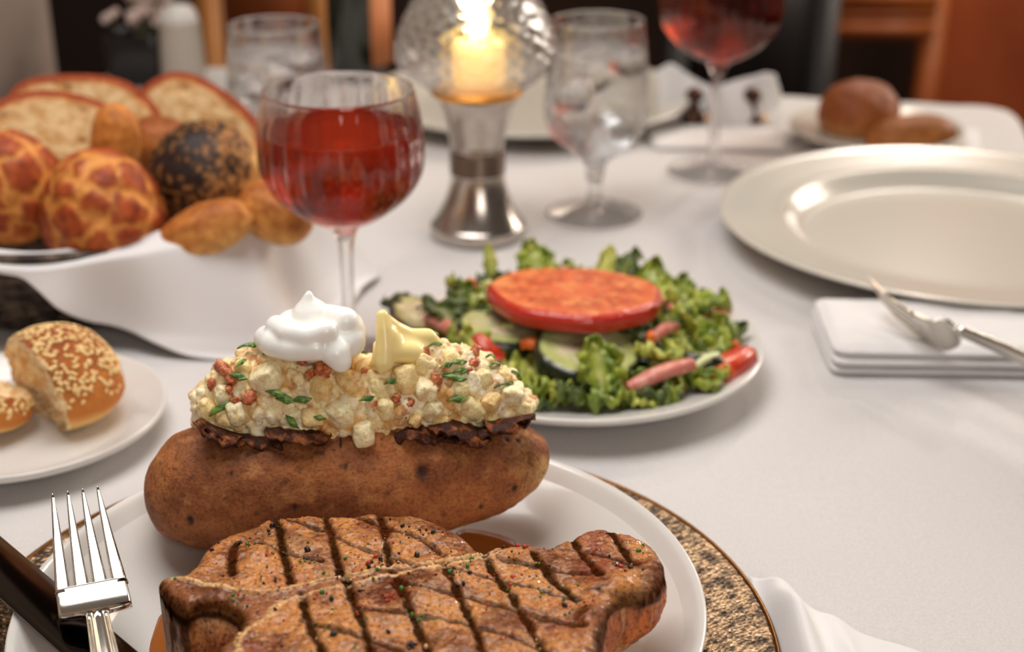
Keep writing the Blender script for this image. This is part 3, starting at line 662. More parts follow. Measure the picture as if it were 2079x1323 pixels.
bg = wine_glass((.1605, 1.1026, .0012), 'rounded stemmed glass of rose wine beside the far cream plate'); bg.scale = (1.06, 1.06, 1.09)
def goblet(loc, label, seed):
    random.seed(seed); t = thing('water_goblet', label, 'goblet', loc, 'goblets of iced water')
    gp = [(0, .0004), (.032, .0004), (.0352, .0012), (.0352, .0025), (.022, .0045), (.009, .008), (.0055, .014), (.0050, .022), (.0072, .032), (.0085, .038), (.0150, .0440), (.0270, .0530), (.0345, .0620), (.0376, .0730), (.0372, .0880), (.0352, .1080), (.0332, .1250), (.0324, .1350), (.0318, .1356), (.0312, .1350), (.0319, .1250), (.0339, .1080), (.0358, .0880), (.0361, .0735), (.0330, .0635), (.0255, .0550), (.0140, .0470), (0, .0455)]
    part('glass_body', lathe(gp, 96, k=5), GLASS, t, local=True)
    wp = [(0, .0452), (.0141, .0467), (.0257, .0547), (.0333, .0633), (.0364, .0735), (.0361, .0880), (.0342, .1080), (.0335, .1145), (.032, .1150), (0, .1150)]
    part('water', lathe(wp, 96, k=5), WATER, t, local=True)
    for k in range(6):
        a = k*1.1+random.random(); rr = random.uniform(.008, .017); z = .066+.0088*k*.95
        part('ice_cube', blob((rr*math.cos(a), rr*math.sin(a), z), (.0095, .009, .0085), 3, .12, 1.5, R=rand_rot(), boxy=.65), ICE, t, local=True)
    return t
goblet((.0602, .997, .0012), 'stemmed goblet of iced water right of the candle lamp', 3).scale = (1, 1, 1.06)
g2 = P(580, 418); goblet((g2[0], g2[1], .0012), 'stemmed goblet of iced water behind the bread basket', 5)

# candle lamp
lx, ly = -.0240, .9575
lamp = thing('candle_lamp', 'flared silver table lamp with a lit candle under crystal glass', 'lamp', (lx, ly, .0012))
def facet(th, z, r): return 1+.02*np.maximum(0, np.cos(th*14+(math.floor(z/.0052) % 2)*PI)*math.cos((z/.0052 % 1-.5)*PI*1.2)) if .108 < z < .2 else 1+th*0
part('base', lathe([(0, 0), (.0325, 0), (.0337, .0015), (.0335, .008), (.0315, .0105), (.0265, .019), (.0225, .028), (.0195, .038), (.0185, .044), (.0185, .0455), (0, .0455)], 96), STEELD, lamp, local=True)
part('waist', lathe([(0, .0455), (.0190, .0455)]+[(.0196-.0010*(k % 2), .0462+k*.00165) for k in range(9)]+[(.0190, .0612), (0, .0612)], 80, k=2), mat('dark_silver', (120, 104, 92), .3, 1), lamp, local=True, label='darker ribbed waist')
part('cup', lathe([(0, .0612), (.0180, .0612), (.0185, .066), (.0208, .078), (.0240, .090), (.0285, .1005), (.0295, .1020), (.0285, .1030), (0, .1020)], 80), STEELD, lamp, local=True)
part('lamp_ring', lathe([(0, .0995), (.028, .0995), (.031, .1015), (.032, .1035), (.030, .1050), (0, .1045)], 64), mat('brass', (214, 150, 66), .3, 1), lamp, local=True, label='brass ring under the shade')
sh = [(.0290, .1050), (.0335, .1065), (.0405, .1105), (.0425, .1130), (.0470, .1160), (.0520, .1200), (.0545, .1265), (.0540, .1350), (.0505, .1470), (.0440, .1600), (.0350, .1720), (.0260, .1800), (.0220, .1850), (.0205, .1840), (.0245, .1790), (.0335, .1705), (.0422, .1590), (.0487, .1465), (.0520, .1350), (.0524, .1270), (.0503, .1215), (.0460, .1178), (.0410, .1150), (.0390, .1125), (.0325, .1085), (.0285, .1070)]
CRYSTAL = see_through(mat('cut_crystal', (255, 255, 255), 0.02, Transmission_Weight=1.0, IOR=1.5), .62); prs = smooth_profile(sh, 8); th = np.linspace(0, 2*PI, 168, endpoint=False); VV = []
for r, z in prs:
    rr = r*np.ones(168)
    if 14/26 > 0: 
        row = z/.0050; rr = rr*(1+.034*np.maximum(0, np.cos(th*18+(int(row) % 2)*PI))*abs(math.sin(row*PI)))
    VV.append(np.c_[rr*np.cos(th), rr*np.sin(th), np.full(168, z)])
part('glass_shade', (np.concatenate(VV), grid_faces(len(prs), 168, True, True)), CRYSTAL, lamp, local=True, label='crystal shade with cut facets')
WAX = mat('candle_wax', (250, 226, 160), .45, SSS=(.6, .02), Emission_Color=(1, .62, .22, 1), Emission_Strength=.6)
cd = single('candle', lathe([(0, 0), (.0172, 0), (.0178, .002), (.0178, .024), (.0165, .0275), (.0135, .0290), (.0125, .0270), (0, .0262)], 48, (lx+.0015, ly, .1095), mod=lambda th, z, r: 1+.02*np.sin(th*3+1)*(z > .13)), WAX, 'squat cream candle burning inside the crystal shade', 'candle', loc=(lx+.0015, ly, .1095))
part('wick', tube([(lx+.0015, ly, .135), (lx+.0015, ly, .1395), (lx+.002, ly, .142)], .0006), mat('wick', (30, 20, 16), .8), cd)
fl = D.materials.new('flame'); fl.use_nodes = True; b = fl.node_tree.nodes['Principled BSDF']; b.inputs['Emission Color'].default_value = (1, .66, .26, 1); b.inputs['Emission Strength'].default_value = 6; b.inputs['Base Color'].default_value = (1, .7, .3, 1)
part('flame', lathe([(0, .1390), (.0040, .1410), (.0064, .1460), (.0062, .1530), (.0040, .1620), (.0016, .1690), (0, .1730)], 24, (lx+.0015, ly, 0)), fl, cd)
pl = D.lights.new('candle_light', 'POINT'); pl.energy = .42; pl.color = (1, .58, .26); pl.shadow_soft_size = .008; plo = D.objects.new('candle_light', pl); COL.objects.link(plo); plo.location = (lx, ly, .158)

# ================================================================== SHEETS (cloth, leaves)
def sheet(G, th=.0006):
    """closed thin solid from a (nu, nv, 3) grid of points"""
    nu, nv, _ = G.shape; top = G.reshape(-1, 3); du = np.gradient(G, axis=0); dv = np.gradient(G, axis=1); n = np.cross(du, dv).reshape(-1, 3)
    n /= np.linalg.norm(n, axis=1)[:, None]+1e-12; bot = top-n*th; F = grid_faces(nu, nv); N = len(top)
    b = [tuple(i+N for i in f[::-1]) for f in F]
    idx = [i*nv for i in range(nu)]+[(nu-1)*nv+j for j in range(1, nv)]+[i*nv+nv-1 for i in range(nu-2, -1, -1)]+[j for j in range(nv-2, 0, -1)]
    rim = [(p, p+N, q+N, q) for p, q in zip(idx, idx[1:]+idx[:1])]
    return np.concatenate([top, bot]), F+b+rim

# ================================================================== BREAD BASKET
BC = np.array([-.285, .862]); BRX, BRY = .142, .108
bk = thing('bread_basket', 'oval silvery wicker basket lined with a white napkin', 'basket', (BC[0], BC[1], .0012))
WICK = mat('silvered_wicker', (104, 88, 74), .42, .55, noise=(60, (52, 44, 38), .42, .6), bump=(240, .0008))
phi = np.linspace(0, 2*PI, 140, endpoint=False)
for k in range(12):
    z = .004+k*.0045; s = .72+.28*(k/11)**.8
    pts = np.c_[BC[0]+BRX*s*np.cos(phi)+.0012*np.cos(phi)*np.cos(phi*22+k*PI), BC[1]+BRY*s*np.sin(phi)+.0012*np.sin(phi)*np.cos(phi*22+k*PI), z+.0002*np.cos(phi*22)]
    part('wicker_strand', tube(pts, .0024, 6, True), WICK, bk)
for k in range(44):
    a = k/44*2*PI; pts = [(BC[0]+BRX*s*math.cos(a), BC[1]+BRY*s*math.sin(a), z) for s, z in ((.715, .001), (.80, .010), (.90, .028), (1.0, .054))]
    part('wicker_stake', tube(smooth_profile(pts, 3), .0013, 6), WICK, bk)
pts = np.c_[BC[0]+BRX*1.01*np.cos(phi), BC[1]+BRY*1.01*np.sin(phi), np.full(140, .0575)]; part('rim', tube(pts, .0036, 8, True), WICK, bk)
V, F = lathe([(0, .003), (.70, .003), (.74, .006), (.72, .0075), (0, .0055)], 64, k=2); part('basket_floor', (V*[BRX, BRY, 1]+[BC[0], BC[1], 0], F), WICK, bk)
# napkin over the rim
nu, nv = 200, 56; G = np.zeros((nu, nv, 3))
for i, a in enumerate(np.radians(np.linspace(-205, 38, nu))):
    dg = math.degrees(a); wv = math.sin(a*6.3+.6)*.5+math.sin(a*11+2)*.3
    hang = np.interp(dg, [-205, -100, -86, -79, -72, -62, -50, -35, -10, 15, 38], [.012, .013, .018, .036, .048, .062, .080, .102, .092, .055, .02])
    crest = .0635+.0035*wv+np.interp(dg, [-205, -140, -112, -60, -20, 38], [0, .002, -.004, .001, .008, .010])
    rx, ry = BRX*math.cos(a), BRY*math.sin(a); nrm_ = np.array([math.cos(a)/BRX, math.sin(a)/BRY]); nrm_ /= np.linalg.norm(nrm_)
    for j, t in enumerate(np.linspace(-1, 1, nv)):
        if t < 0: # inside of the basket
            q = -t; off = -.006-.045*q**1.3; z = crest-.040*q**.9
        else:
            L_ = hang*t; drop = min(1, L_/.062); z = crest-.0045*(1-math.cos(min(L_/.01, 1)*PI))/2-(crest-.008)*sstep(.004, .075, L_)*1.0
            off = -.006+.014*sstep(0, .012, L_)+(.010+.020*sstep(-75, -40, dg))*drop**1.4*sstep(-92, -60, dg)+max(0, L_-.06)*.5
            off += .010*math.sin(a*8+1)*sstep(.01, .06, L_)+.003*math.sin(a*17)*sstep(.01, .05, L_)
            z = max(z, .0022+.0015*(1+wv)); z += .0022*math.sin(a*13+t*3)*sstep(.02, .06, L_)
        G[i, j] = [BC[0]+rx+nrm_[0]*off, BC[1]+ry+nrm_[1]*off, z]
single('basket_napkin', sheet(G[::-1], .0011), NAPK, 'white napkin lining the bread basket and draped over its rim', 'napkin')

def roll(name, label, c, rad, rot, colfn, group=None, sub=5, amp=.05, relief=None, matl=None):
    V, F = ico(sub); n = V.copy(); sc = 1+amp*fbm(n*1.3, 3, random.uniform(0, 50))
    if name == 'finger_roll': V = V/(np.abs(V).max(1)[:, None]**.18)
    col = colfn(n)
    if relief is not None: sc = sc+relief(n)
    V = V*sc[:, None]*np.array(rad); V[:, 2] = np.where(V[:, 2] < 0, V[:, 2]*.8, V[:, 2])
    V = V@rotm(*rot).T+np.array(c)
    return single(name, (V, F), matl or BREAD, label, 'bread', col=col, group=group)
def plain(a=(222, 158, 84), b=(176, 104, 44)):
    return lambda n: mixc(mixc(np.tile(lin(a), (len(n), 1)), lin(b), sstep(-.5, .9, n[:, 2]+.5*fbm(n*2, 3, 4))), lin((236, 192, 124)), .5*sstep(.1, -.7, n[:, 2]))
_seeds = RNG.normal(size=(34, 3)); _seeds /= np.linalg.norm(_seeds, axis=1)[:, None]
def tig(n):
    m = n+.17*np.c_[perlin(n*3.1), perlin(n*3.1+7), perlin(n*3.1+13)]; m /= np.linalg.norm(m, axis=1)[:, None]
    d = np.sort(np.arccos(np.clip(m@_seeds.T, -1, 1)), 1); return d[:, 1]-d[:, 0]
def tiger(n):
    e = tig(n); crust = mixc(np.tile(lin((146, 58, 22)), (len(n), 1)), lin((176, 84, 34)), sstep(-.4, .5, fbm(n*5, 3)))
    c = mixc(np.tile(lin((218, 146, 70)), (len(n), 1)), crust, sstep(.03, .15, e)); return mixc(c, lin((196, 122, 56)), sstep(-.25, -.6, n[:, 2]))
tr = lambda n: .045*sstep(.05, .14, tig(n))*sstep(-.6, -.3, n[:, 2])
def at(x, y, Y): return P(x, y, Y=Y)
def rp(px, Y): return px*(Y*cp+.25*sp)/FPX
# slices
def slice_(label, c, w, h, rot, seed):
    a = np.linspace(0, 2*PI, 120, endpoint=False); ex = 2.3
    x = w*np.sign(np.cos(a))*np.abs(np.cos(a))**(2/ex); y = h*np.sign(np.sin(a))*np.abs(np.sin(a))**(2/ex); wob = 1+.03*np.sin(a*3+seed)+.02*np.sin(a*5+seed*2)
    poly = np.c_[x*wob, y*wob]
    holes = RNG.uniform(-1, 1, (16, 2))*[w*.8, h*.8]; hr = RNG.uniform(.0012, .0032, 16)
    def tz_(x, y, sd):
        z = .007-.0014*(1-sstep(0, .004, sd))+.0004*fbm(np.c_[x*300, y*300, x*0+seed], 3)
        for (hx, hy), r in zip(holes, hr): z -= .0016*np.exp(-((x-hx)**2/(r*1.6)**2+(y-hy)**2/r**2))
        return z
    V, F, inf = slab(poly, .0011, tz_, [(.0008, .005), (.0012, 0), (.0008, -.005), (-.001, -.007)]); sd = inf['sd']; xy = V[:, :2]
    C = mixc(np.tile(lin((220, 188, 138)), (len(V), 1)), lin((196, 152, 96)), sstep(-.3, .6, fbm(np.c_[xy*120, xy[:, :1]*0+seed], 4)))
    for (hx, hy), r in zip(holes, hr): C = mixc(C, lin((168, 112, 62)), .7*np.exp(-((xy[:, 0]-hx)**2/(r*1.6)**2+(xy[:, 1]-hy)**2/r**2)))
    C = mixc(C, lin((206, 130, 62)), 1-sstep(.0025, .008, sd)); C = mixc(C, lin((146, 62, 26)), 1-sstep(.0022, .0058, sd+.0012*fbm(V*200, 2)))
    V = V@rotm(*rot).T+np.array(c); return single('bread_slice', (V, F), CRUMB, label, 'bread', col=C, group='slices of white bread in the basket')
slice_('white bread slice, back left one in the basket', at(166, 258, .925), .0500, .0345, (1.15, .05, .12), 1.)
slice_('white bread slice, back right one in the basket', at(388, 290, .955), .0500, .0420, (1.15, .45, -.15), 2.)
slice_('white bread slice in front of the others, behind the striped rolls', at(120, 325, .875), .0600, .0405, (1.1, .18, .18), 3.)
s1 = rp(127, .80)
roll('tiger_roll', 'round mottled crackle-crust roll cut off by the left edge of the photo', at(20, 394, .815), (.0345, .031, .0370), (.2, .1, .4), tiger, 'crackle-crust rolls', relief=tr)
roll('tiger_roll', 'round mottled crackle-crust roll in the middle of the basket', at(211, 438, .795), (.0362, .034, .0385), (-.1, .2, 2.2), tiger, 'crackle-crust rolls', relief=tr)
def poppy(n):
    ax = np.array([-.45, -.55, .55]); ax /= np.linalg.norm(ax); k = n@ax+.18*fbm(n*3, 3, 4); c = plain((238, 196, 124), (226, 170, 92))(n)
    speck = sstep(-.12, .18, fbm(n*24, 3, 9)+.8*(k-.50)); c = mixc(c, lin((146, 90, 46)), .8*sstep(-.05, .3, k)); return mixc(c, lin((44, 28, 22)), speck*sstep(-.25, .1, k))
pr_ = roll('poppy_seed_roll', 'round roll black with poppy seeds beside the wine glass', at(419, 358, .835), (.0345, .033, .0340), (0, .1, .1), poppy, relief=lambda n: .004*fbm(n*18, 2))
sd_ = []; n0, _ = ico(5); ax = np.array([-.45, -.55, .55]); ax /= np.linalg.norm(ax)
for _ in range(700):
    v = n0[random.randrange(len(n0))]; k = v@ax+random.gauss(0, .15)
    if k < .30: continue
    vv, ff = ico(1); sd_.append((vv*[.0006, .0006, .0005]+at(419, 358, .835)+(v*[.0350, .0335, .0345])@rotm(0, .1, .1).T, ff))
part('poppy_seeds', join(sd_), mat('poppy', (30, 22, 22), .5), pr_, kind='stuff')
roll('finger_roll', 'small plain golden roll standing on end behind the crackle rolls', at(236, 292, .85), (.0150, .0150, .0260), (.15, .12, 0), plain((226, 160, 82), (196, 122, 54)), 'plain golden rolls in the basket', amp=.04)
roll('finger_roll', 'plain golden oval roll lying on the napkin rim', at(419, 472, .785), (.0300, .0160, .0165), (0, -.38, .1), plain(), 'plain golden rolls in the basket', amp=.05)
roll('finger_roll', 'plain golden roll half behind the base of the wine glass bowl', at(556, 436, .805), (.0240, .0180, .0185), (0, .35, -.3), plain(), 'plain golden rolls in the basket', amp=.06)
roll('finger_roll', 'brown roll peeping out between bread slices and poppy roll', at(330, 300, .88), (.022, .020, .020), (0, .3, .3), plain((200, 128, 62), (150, 84, 40)), 'plain golden rolls in the basket', amp=.05)
roll('finger_roll', 'plain roll low down between crackle roll and poppy roll', at(330, 430, .86), (.026, .022, .022), (0, .3, .3), plain((150, 84, 40), (120, 64, 30)), 'plain golden rolls in the basket', amp=.05)

# ---- torn sesame roll on the bread plate
def half_roll(label, c, rad, rot, cutn, seedn, rs):
    """dome-shaped roll torn along a plane (cutn, through d)"""
    random.seed(rs); bm = bmesh.new(); bmesh.ops.create_icosphere(bm, subdivisions=6, radius=1); V, F = from_bm(bm); n = V.copy()
    cn = np.array(cutn[:3], float); cn /= np.linalg.norm(cn); d = cutn[3]; k = V@cn-d; rough = .07*fbm(V*4, 4, rs)
    cut = k+rough > 0; V = V-np.outer(np.where(cut, k+rough, 0), cn); V[:, 2] = np.where(V[:, 2] < 0, V[:, 2]*.55, V[:, 2])
    hol = cut*sstep(0, .5, 1-np.linalg.norm(V, axis=1)); V = V-np.outer(hol*.10*(1+fbm(n*3, 3, 1)), cn)
    V = V*(1+.03*fbm(n*1.5, 3, rs))[:, None]
    crust = mixc(mixc(np.tile(lin((200, 122, 52)), (len(V), 1)), lin((150, 76, 32)), sstep(.1, 1, n[:, 2]+.4*fbm(n*3, 3))), lin((230, 186, 116)), sstep(-.1, -.55, n[:, 2]))
    crumb = mixc(np.tile(lin((246, 222, 176)), (len(V), 1)), lin((220, 172, 112)), sstep(-.3, .5, fbm(n*7, 3)))
    C = np.where(cut[:, None], crumb, crust); R = rotm(*rot); Vw = (V*rad)@R.T+np.array(c)
    t = thing('sesame_roll', label, 'bread', tuple(np.array(c)-[0, 0, rad[2]*.5])); part('roll_body', (Vw, F), CRUMB, t, C)
    sd = []; ok = np.nonzero((~cut) & (n[:, 2] > .02))[0]
    for i in RNG.choice(ok, seedn):
        if random.random() > sstep(-.05, .5, n[i, 2]): continue
        vv, ff = ico(1); nn = n[i]; e = np.array([random.gauss(0, 1) for _ in range(3)]); e -= nn*(e@nn); e /= np.linalg.norm(e); f_ = np.cross(nn, e)
        v_ = vv*[.00165, .00105, .0006]; v_ = np.outer(v_[:, 0], R@e)+np.outer(v_[:, 1], R@f_)+np.outer(v_[:, 2], R@nn); sd.append((v_+Vw[i]+(R@nn)*.0003, ff))
    part('sesame_seeds', join(sd), mat('sesame', (240, 204, 138), .45), t, kind='stuff', label='pale sesame seeds')
c = P(114, 790, .022); half_roll('large torn half of a sesame roll on the left bread plate', c, (.0345, .0310, .0340), (0, 0, .0), (-.75, -.62, -.12, .30), 680, 11)
c = P(-22, 822, .019); half_roll('small torn piece of sesame roll at the left edge of the bread plate', c, (.0210, .024, .0210), (0, .2, .5), (.2, .2, 1, .45), 260, 12)
# ---- far rolls
roll('dinner_roll', 'round brown roll on the far bread plate', at(1744, 232, 1.205), (.0365, .034, .0300), (0, 0, .5), plain((176, 104, 52), (140, 74, 36)), 'rolls on the far bread plate')
roll('dinner_roll', 'flat oval brown roll leaning by the round one on the far bread plate', at(1850, 274, 1.165), (.0400, .024, .0165), (0, -.10, .1), plain((176, 112, 52), (150, 88, 40)), 'rolls on the far bread plate')

# ================================================================== SALAD
random.seed(21)
SC = np.array([.0369, .7287])
LEAFM = mat('lettuce', attr=True, rough=.42, noise=(260, (200, 205, 160), .45, .7), bump=(300, .0006), SSS=(.15, .002), Coat_Weight=.15)
def leaf(c, L_, W_, az, pitch, ruf, cols, rollx=0, seed=0):
    nu, nv = 30, 34; G = np.zeros((nu, nv, 3)); u = np.linspace(0, 1, nu)[:, None]; v = np.linspace(-1, 1, nv)[None]
    wid = W_*(np.sin(np.clip(u*.96+.04, 0, 1)*PI)**.55)*(1+.12*np.sin(v*5+seed)+.10*np.sin(u*19+seed))
    G[..., 0] = v*wid*(1-.15*np.abs(v)); G[..., 1] = (u-.5)*L_*2+.10*L_*np.cos(v*9+seed)*u; e = np.maximum(np.abs(v), u**3)
    G[..., 2] = ruf*(e**2)*(np.sin(v*8+u*15+seed)+.7*np.sin(u*27-v*6+seed*2))+.35*W_*v**2*.6-.25*L_*(u-.5)**2
    R = rotm(pitch, rollx, az); P_ = G.reshape(-1, 3)@R.T+np.array(c); VF = sheet(P_.reshape(nu, nv, 3), .0007)
    a, b, rib = [lin(x) for x in cols]; vv = np.broadcast_to(v, (nu, nv)).ravel(); uu = np.broadcast_to(u, (nu, nv)).ravel()
    C = mixc(np.tile(a, (nu*nv, 1)), b, sstep(-.3, .5, fbm(np.c_[vv*2.2, uu*4, uu*0+seed], 3)+.5*(np.abs(vv)-.5)))
    C = mixc(C, rib, .85*np.exp(-(vv/.13)**2)*(1-uu*.8)); return VF, np.concatenate([C, C])
GR = [((158, 168, 52), (106, 128, 38), (212, 210, 134)), ((200, 200, 96), (156, 168, 64), (234, 228, 168)), ((98, 114, 42), (62, 80, 32), (164, 166, 96)), ((176, 184, 68), (124, 144, 46), (218, 216, 150))]
FR_ = 'frilly salad leaves on the small white plate'
TONE = ('bright green frilly leaf', 'pale yellow-green frilly leaf', 'dark green leaf', 'mid green curly leaf'); used_lb = {}; HRS = 'one two three four five six seven eight nine ten eleven twelve'.split()
for k in range(66):
    a = k/33*2*PI+random.uniform(-.1, .1); inner = k % 2; rr = random.uniform(.050, .066) if inner else random.uniform(.068, .082); sa = math.sin(a)
    if inner and sa < -.86: rr = .070
    if sa < -.7: rr -= .006
    z = .014+random.uniform(0, .012 if sa > -.8 else .004)+(.006 if sa > 0 else 0); hr = int(round((90-math.degrees(a))/30)) % 12 or 12
    for g in random.sample((0, 0, 1, 2, 3), 5):
        lb = f"{TONE[g]} at {HRS[hr-1]} o'clock {'by the tomato on' if inner else 'by the rim of'} the salad plate"
        if lb not in used_lb: break
    used_lb[lb] = 1
    VF, C = leaf((SC[0]+rr*math.cos(a), SC[1]+rr*math.sin(a), z), random.uniform(.013, .020), random.uniform(.010, .016), a-PI/2+random.uniform(-.7, .7), random.uniform(.0, .6), random.uniform(.0024, .0042), GR[g], random.uniform(-.4, .4), k*1.7)
    single('lettuce_leaf', VF, LEAFM, lb, 'lettuce', col=C, group=FR_)
NL = [('pale green upright lettuce rib at the right of the tomato slice', (1392, 655, .034), .022, .011, 1.75, 1.1, .0022, 1),
      ('bright green frilly sprig in front of the tomato slice', (1215, 742, .033), .015, .014, .2, .9, .0034, 0),
      ('light green curled leaf right of the front sprig', (1322, 725, .030), .011, .013, 2.6, .7, .0026, 1),
      ('light curly leaf at the front edge of the salad', (1300, 806, .018), .013, .012, 1.3, .4, .0028, 1),
      ('flat green leaf at the front left of the salad', (1075, 800, .016), .021, .012, 1.6, .25, .0020, 3),
      ('pale green leaf behind the stuffed potato', (975, 712, .028), .014, .013, .9, .5, .0030, 1),
      ('bright green tuft at the back rim of the salad', (1085, 538, .026), .016, .014, .2, .8, .0036, 3),
      ('pale yellow leaf tip sticking up at the back left of the salad', (995, 535, .030), .012, .005, .3, 1.2, .0012, 1),
      ('green tuft at the back right of the tomato slice', (1320, 578, .027), .017, .013, -.5, .8, .0036, 0),
      ('light leaf tip sticking up behind the tomato slice', (1228, 545, .032), .014, .007, -.5, 1.0, .0016, 1),
      ('dark green leaf at the far left of the salad', (845, 625, .022), .020, .013, 1.9, .3, .0022, 2),
      ('dark green leaf under the right end of the tomato slice', (1330, 695, .026), .020, .012, 1.4, .4, .002, 2),
      ('green frilly leaf near the right rim of the salad plate', (1455, 690, .026), .014, .014, -.6, .8, .0034, 0)]
for lb, (x, y, z), L_, W_, az, pt, rf, g in NL:
    VF, C = leaf(P(x, y, z), L_, W_, az, pt, rf, GR[g], 0, x*.1); single('lettuce_leaf', VF, LEAFM, lb, 'lettuce', col=C)
def disc(c, r, th_, rot, topc, rindc, seed=0, wob=.03, rind=.1):
    a = np.linspace(0, 2*PI, 90, endpoint=False); rr = r*(1+wob*np.sin(a*3+seed)+wob*.5*np.sin(a*7+seed)); poly = np.c_[rr*np.cos(a), rr*np.sin(a)]
    def tz_(x, y, sd): return th_/2-.0012*(1-sstep(0, .0025, sd))+.0005*fbm(np.c_[x*170, y*170, x*0+seed], 3)
    V, F, inf = slab(poly, .0011, tz_, [(.0009, th_*.28), (.0014, 0), (.0009, -th_*.3), (-.0005, -th_/2)]); sd = np.maximum(inf['sd'], -0.001)
    C = topc(V, sd, r); C = np.where((inf['ring'] >= 0)[:, None], lin(rindc), C); C = mixc(C, lin(rindc), 1-sstep(r*rind*.3, r*rind, sd))
    return (V@rotm(*rot).T+np.array(c), F), C
def tom(V, sd, r):
    a = np.arctan2(V[:, 1], V[:, 0]); d = np.hypot(V[:, 0], V[:, 1])/r; c = mixc(np.tile(lin((222, 108, 62)), (len(V), 1)), lin((236, 150, 88)), sstep(-.3, .6, fbm(V*[70, 70, 0]+3, 3)))
    gel = sstep(.2, .6, np.abs(np.sin(a*4.5+.9*fbm(V*[50, 50, 0], 2, 8)))*.7+.9*fbm(V*[150, 150, 0], 3))*sstep(.25, .4, d)*sstep(.88, .76, d); c = mixc(c, lin((186, 66, 34)), .8*gel)
    seeds = sstep(.45, .6, fbm(V*[420, 420, 0], 2, 5))*gel; return mixc(c, lin((238, 184, 108)), seeds)
TOM = mat('tomato', attr=True, rough=.28, SSS=(.2, .003), Coat_Weight=.3, bump=(350, .0006))
VF, C = disc(P(1167, 604, .043), .0475, .0100, (-.085, .06, .3), tom, (186, 44, 26), 1., .025, .07)
single('tomato_slice', VF, TOM, 'large thick red tomato slice lying on top of the salad', 'tomato', col=C)
def cuk(V, sd, r):
    c = mixc(np.tile(lin((206, 204, 150)), (len(V), 1)), lin((226, 206, 172)), sstep(-.2, .5, fbm(V*[90, 90, 0], 3))); d = np.hypot(V[:, 0], V[:, 1])/r
    c = mixc(c, lin((186, 190, 120)), sstep(.55, .8, d)); return mixc(c, lin((236, 224, 180)), .6*sstep(.3, .5, fbm(V*[300, 300, 0], 2))*sstep(.7, .4, d))
for lb, (x, y, z), r, th_, rot in (('dark-rinded cucumber slice in front under the tomato slice', (1190, 724, .0265), .0275, .0130, (.13, .12, 0)),
        ('dark-rinded cucumber slice at the left under the tomato slice', (1015, 678, .0265), .0235, .0110, (.10, .10, 1)),
        ('dark-rinded cucumber slice at the far left of the salad', (850, 642, .022), .0170, .0060, (.25, -.3, 2)),
        ('dark-rinded cucumber slice under the right end of the tomato slice', (1300, 708, .022), .0230, .0080, (.15, -.25, 3)),
        ('dark-rinded cucumber slice by the right rim of the salad', (1420, 735, .020), .0170, .0080, (.5, -.1, 3))):
    VF, C = disc(P(x, y, z), r, th_, rot, cuk, (26, 34, 20), x, .015, .09); single('cucumber_slice', VF, mat('cucumber', attr=True, rough=.3, Coat_Weight=.2, SSS=(.1, .002)), lb, 'cucumber', col=C, group='dark-rinded cucumber slices in the salad')
def strip(a, b, w, h, bend=.0, n=14, e=3):
    a, b = np.array(a), np.array(b); d = b-a; L_ = np.linalg.norm(d); d = d/L_; s_ = np.cross(d, [0, 0, 1]); s_ /= np.linalg.norm(s_); up_ = np.cross(s_, d); R_ = []
    for t in np.linspace(0, 1, n): R_.append(ring(a+d*L_*t+up_*bend*math.sin(PI*t), s_, up_, w*(.55+.45*math.sin(PI*(t*.9+.05))), h, 14, e))
    V, F = loft(R_); V = V+(.0004*fbm(V*250, 3))[:, None]*np.array([1, 1, 1]); return V, F
RT = mat('tomato_flesh', (190, 52, 30), .3, noise=(130, (218, 96, 56), .45, .62), SSS=(.15, .002), Coat_Weight=.25)
ON = mat('red_onion', (206, 122, 108), .35, noise=(160, (222, 164, 146), .45, .62), SSS=(.2, .003), Coat_Weight=.15)
OR = mat('carrot', (224, 112, 48), .45, noise=(200, (206, 86, 36), .45, .6))
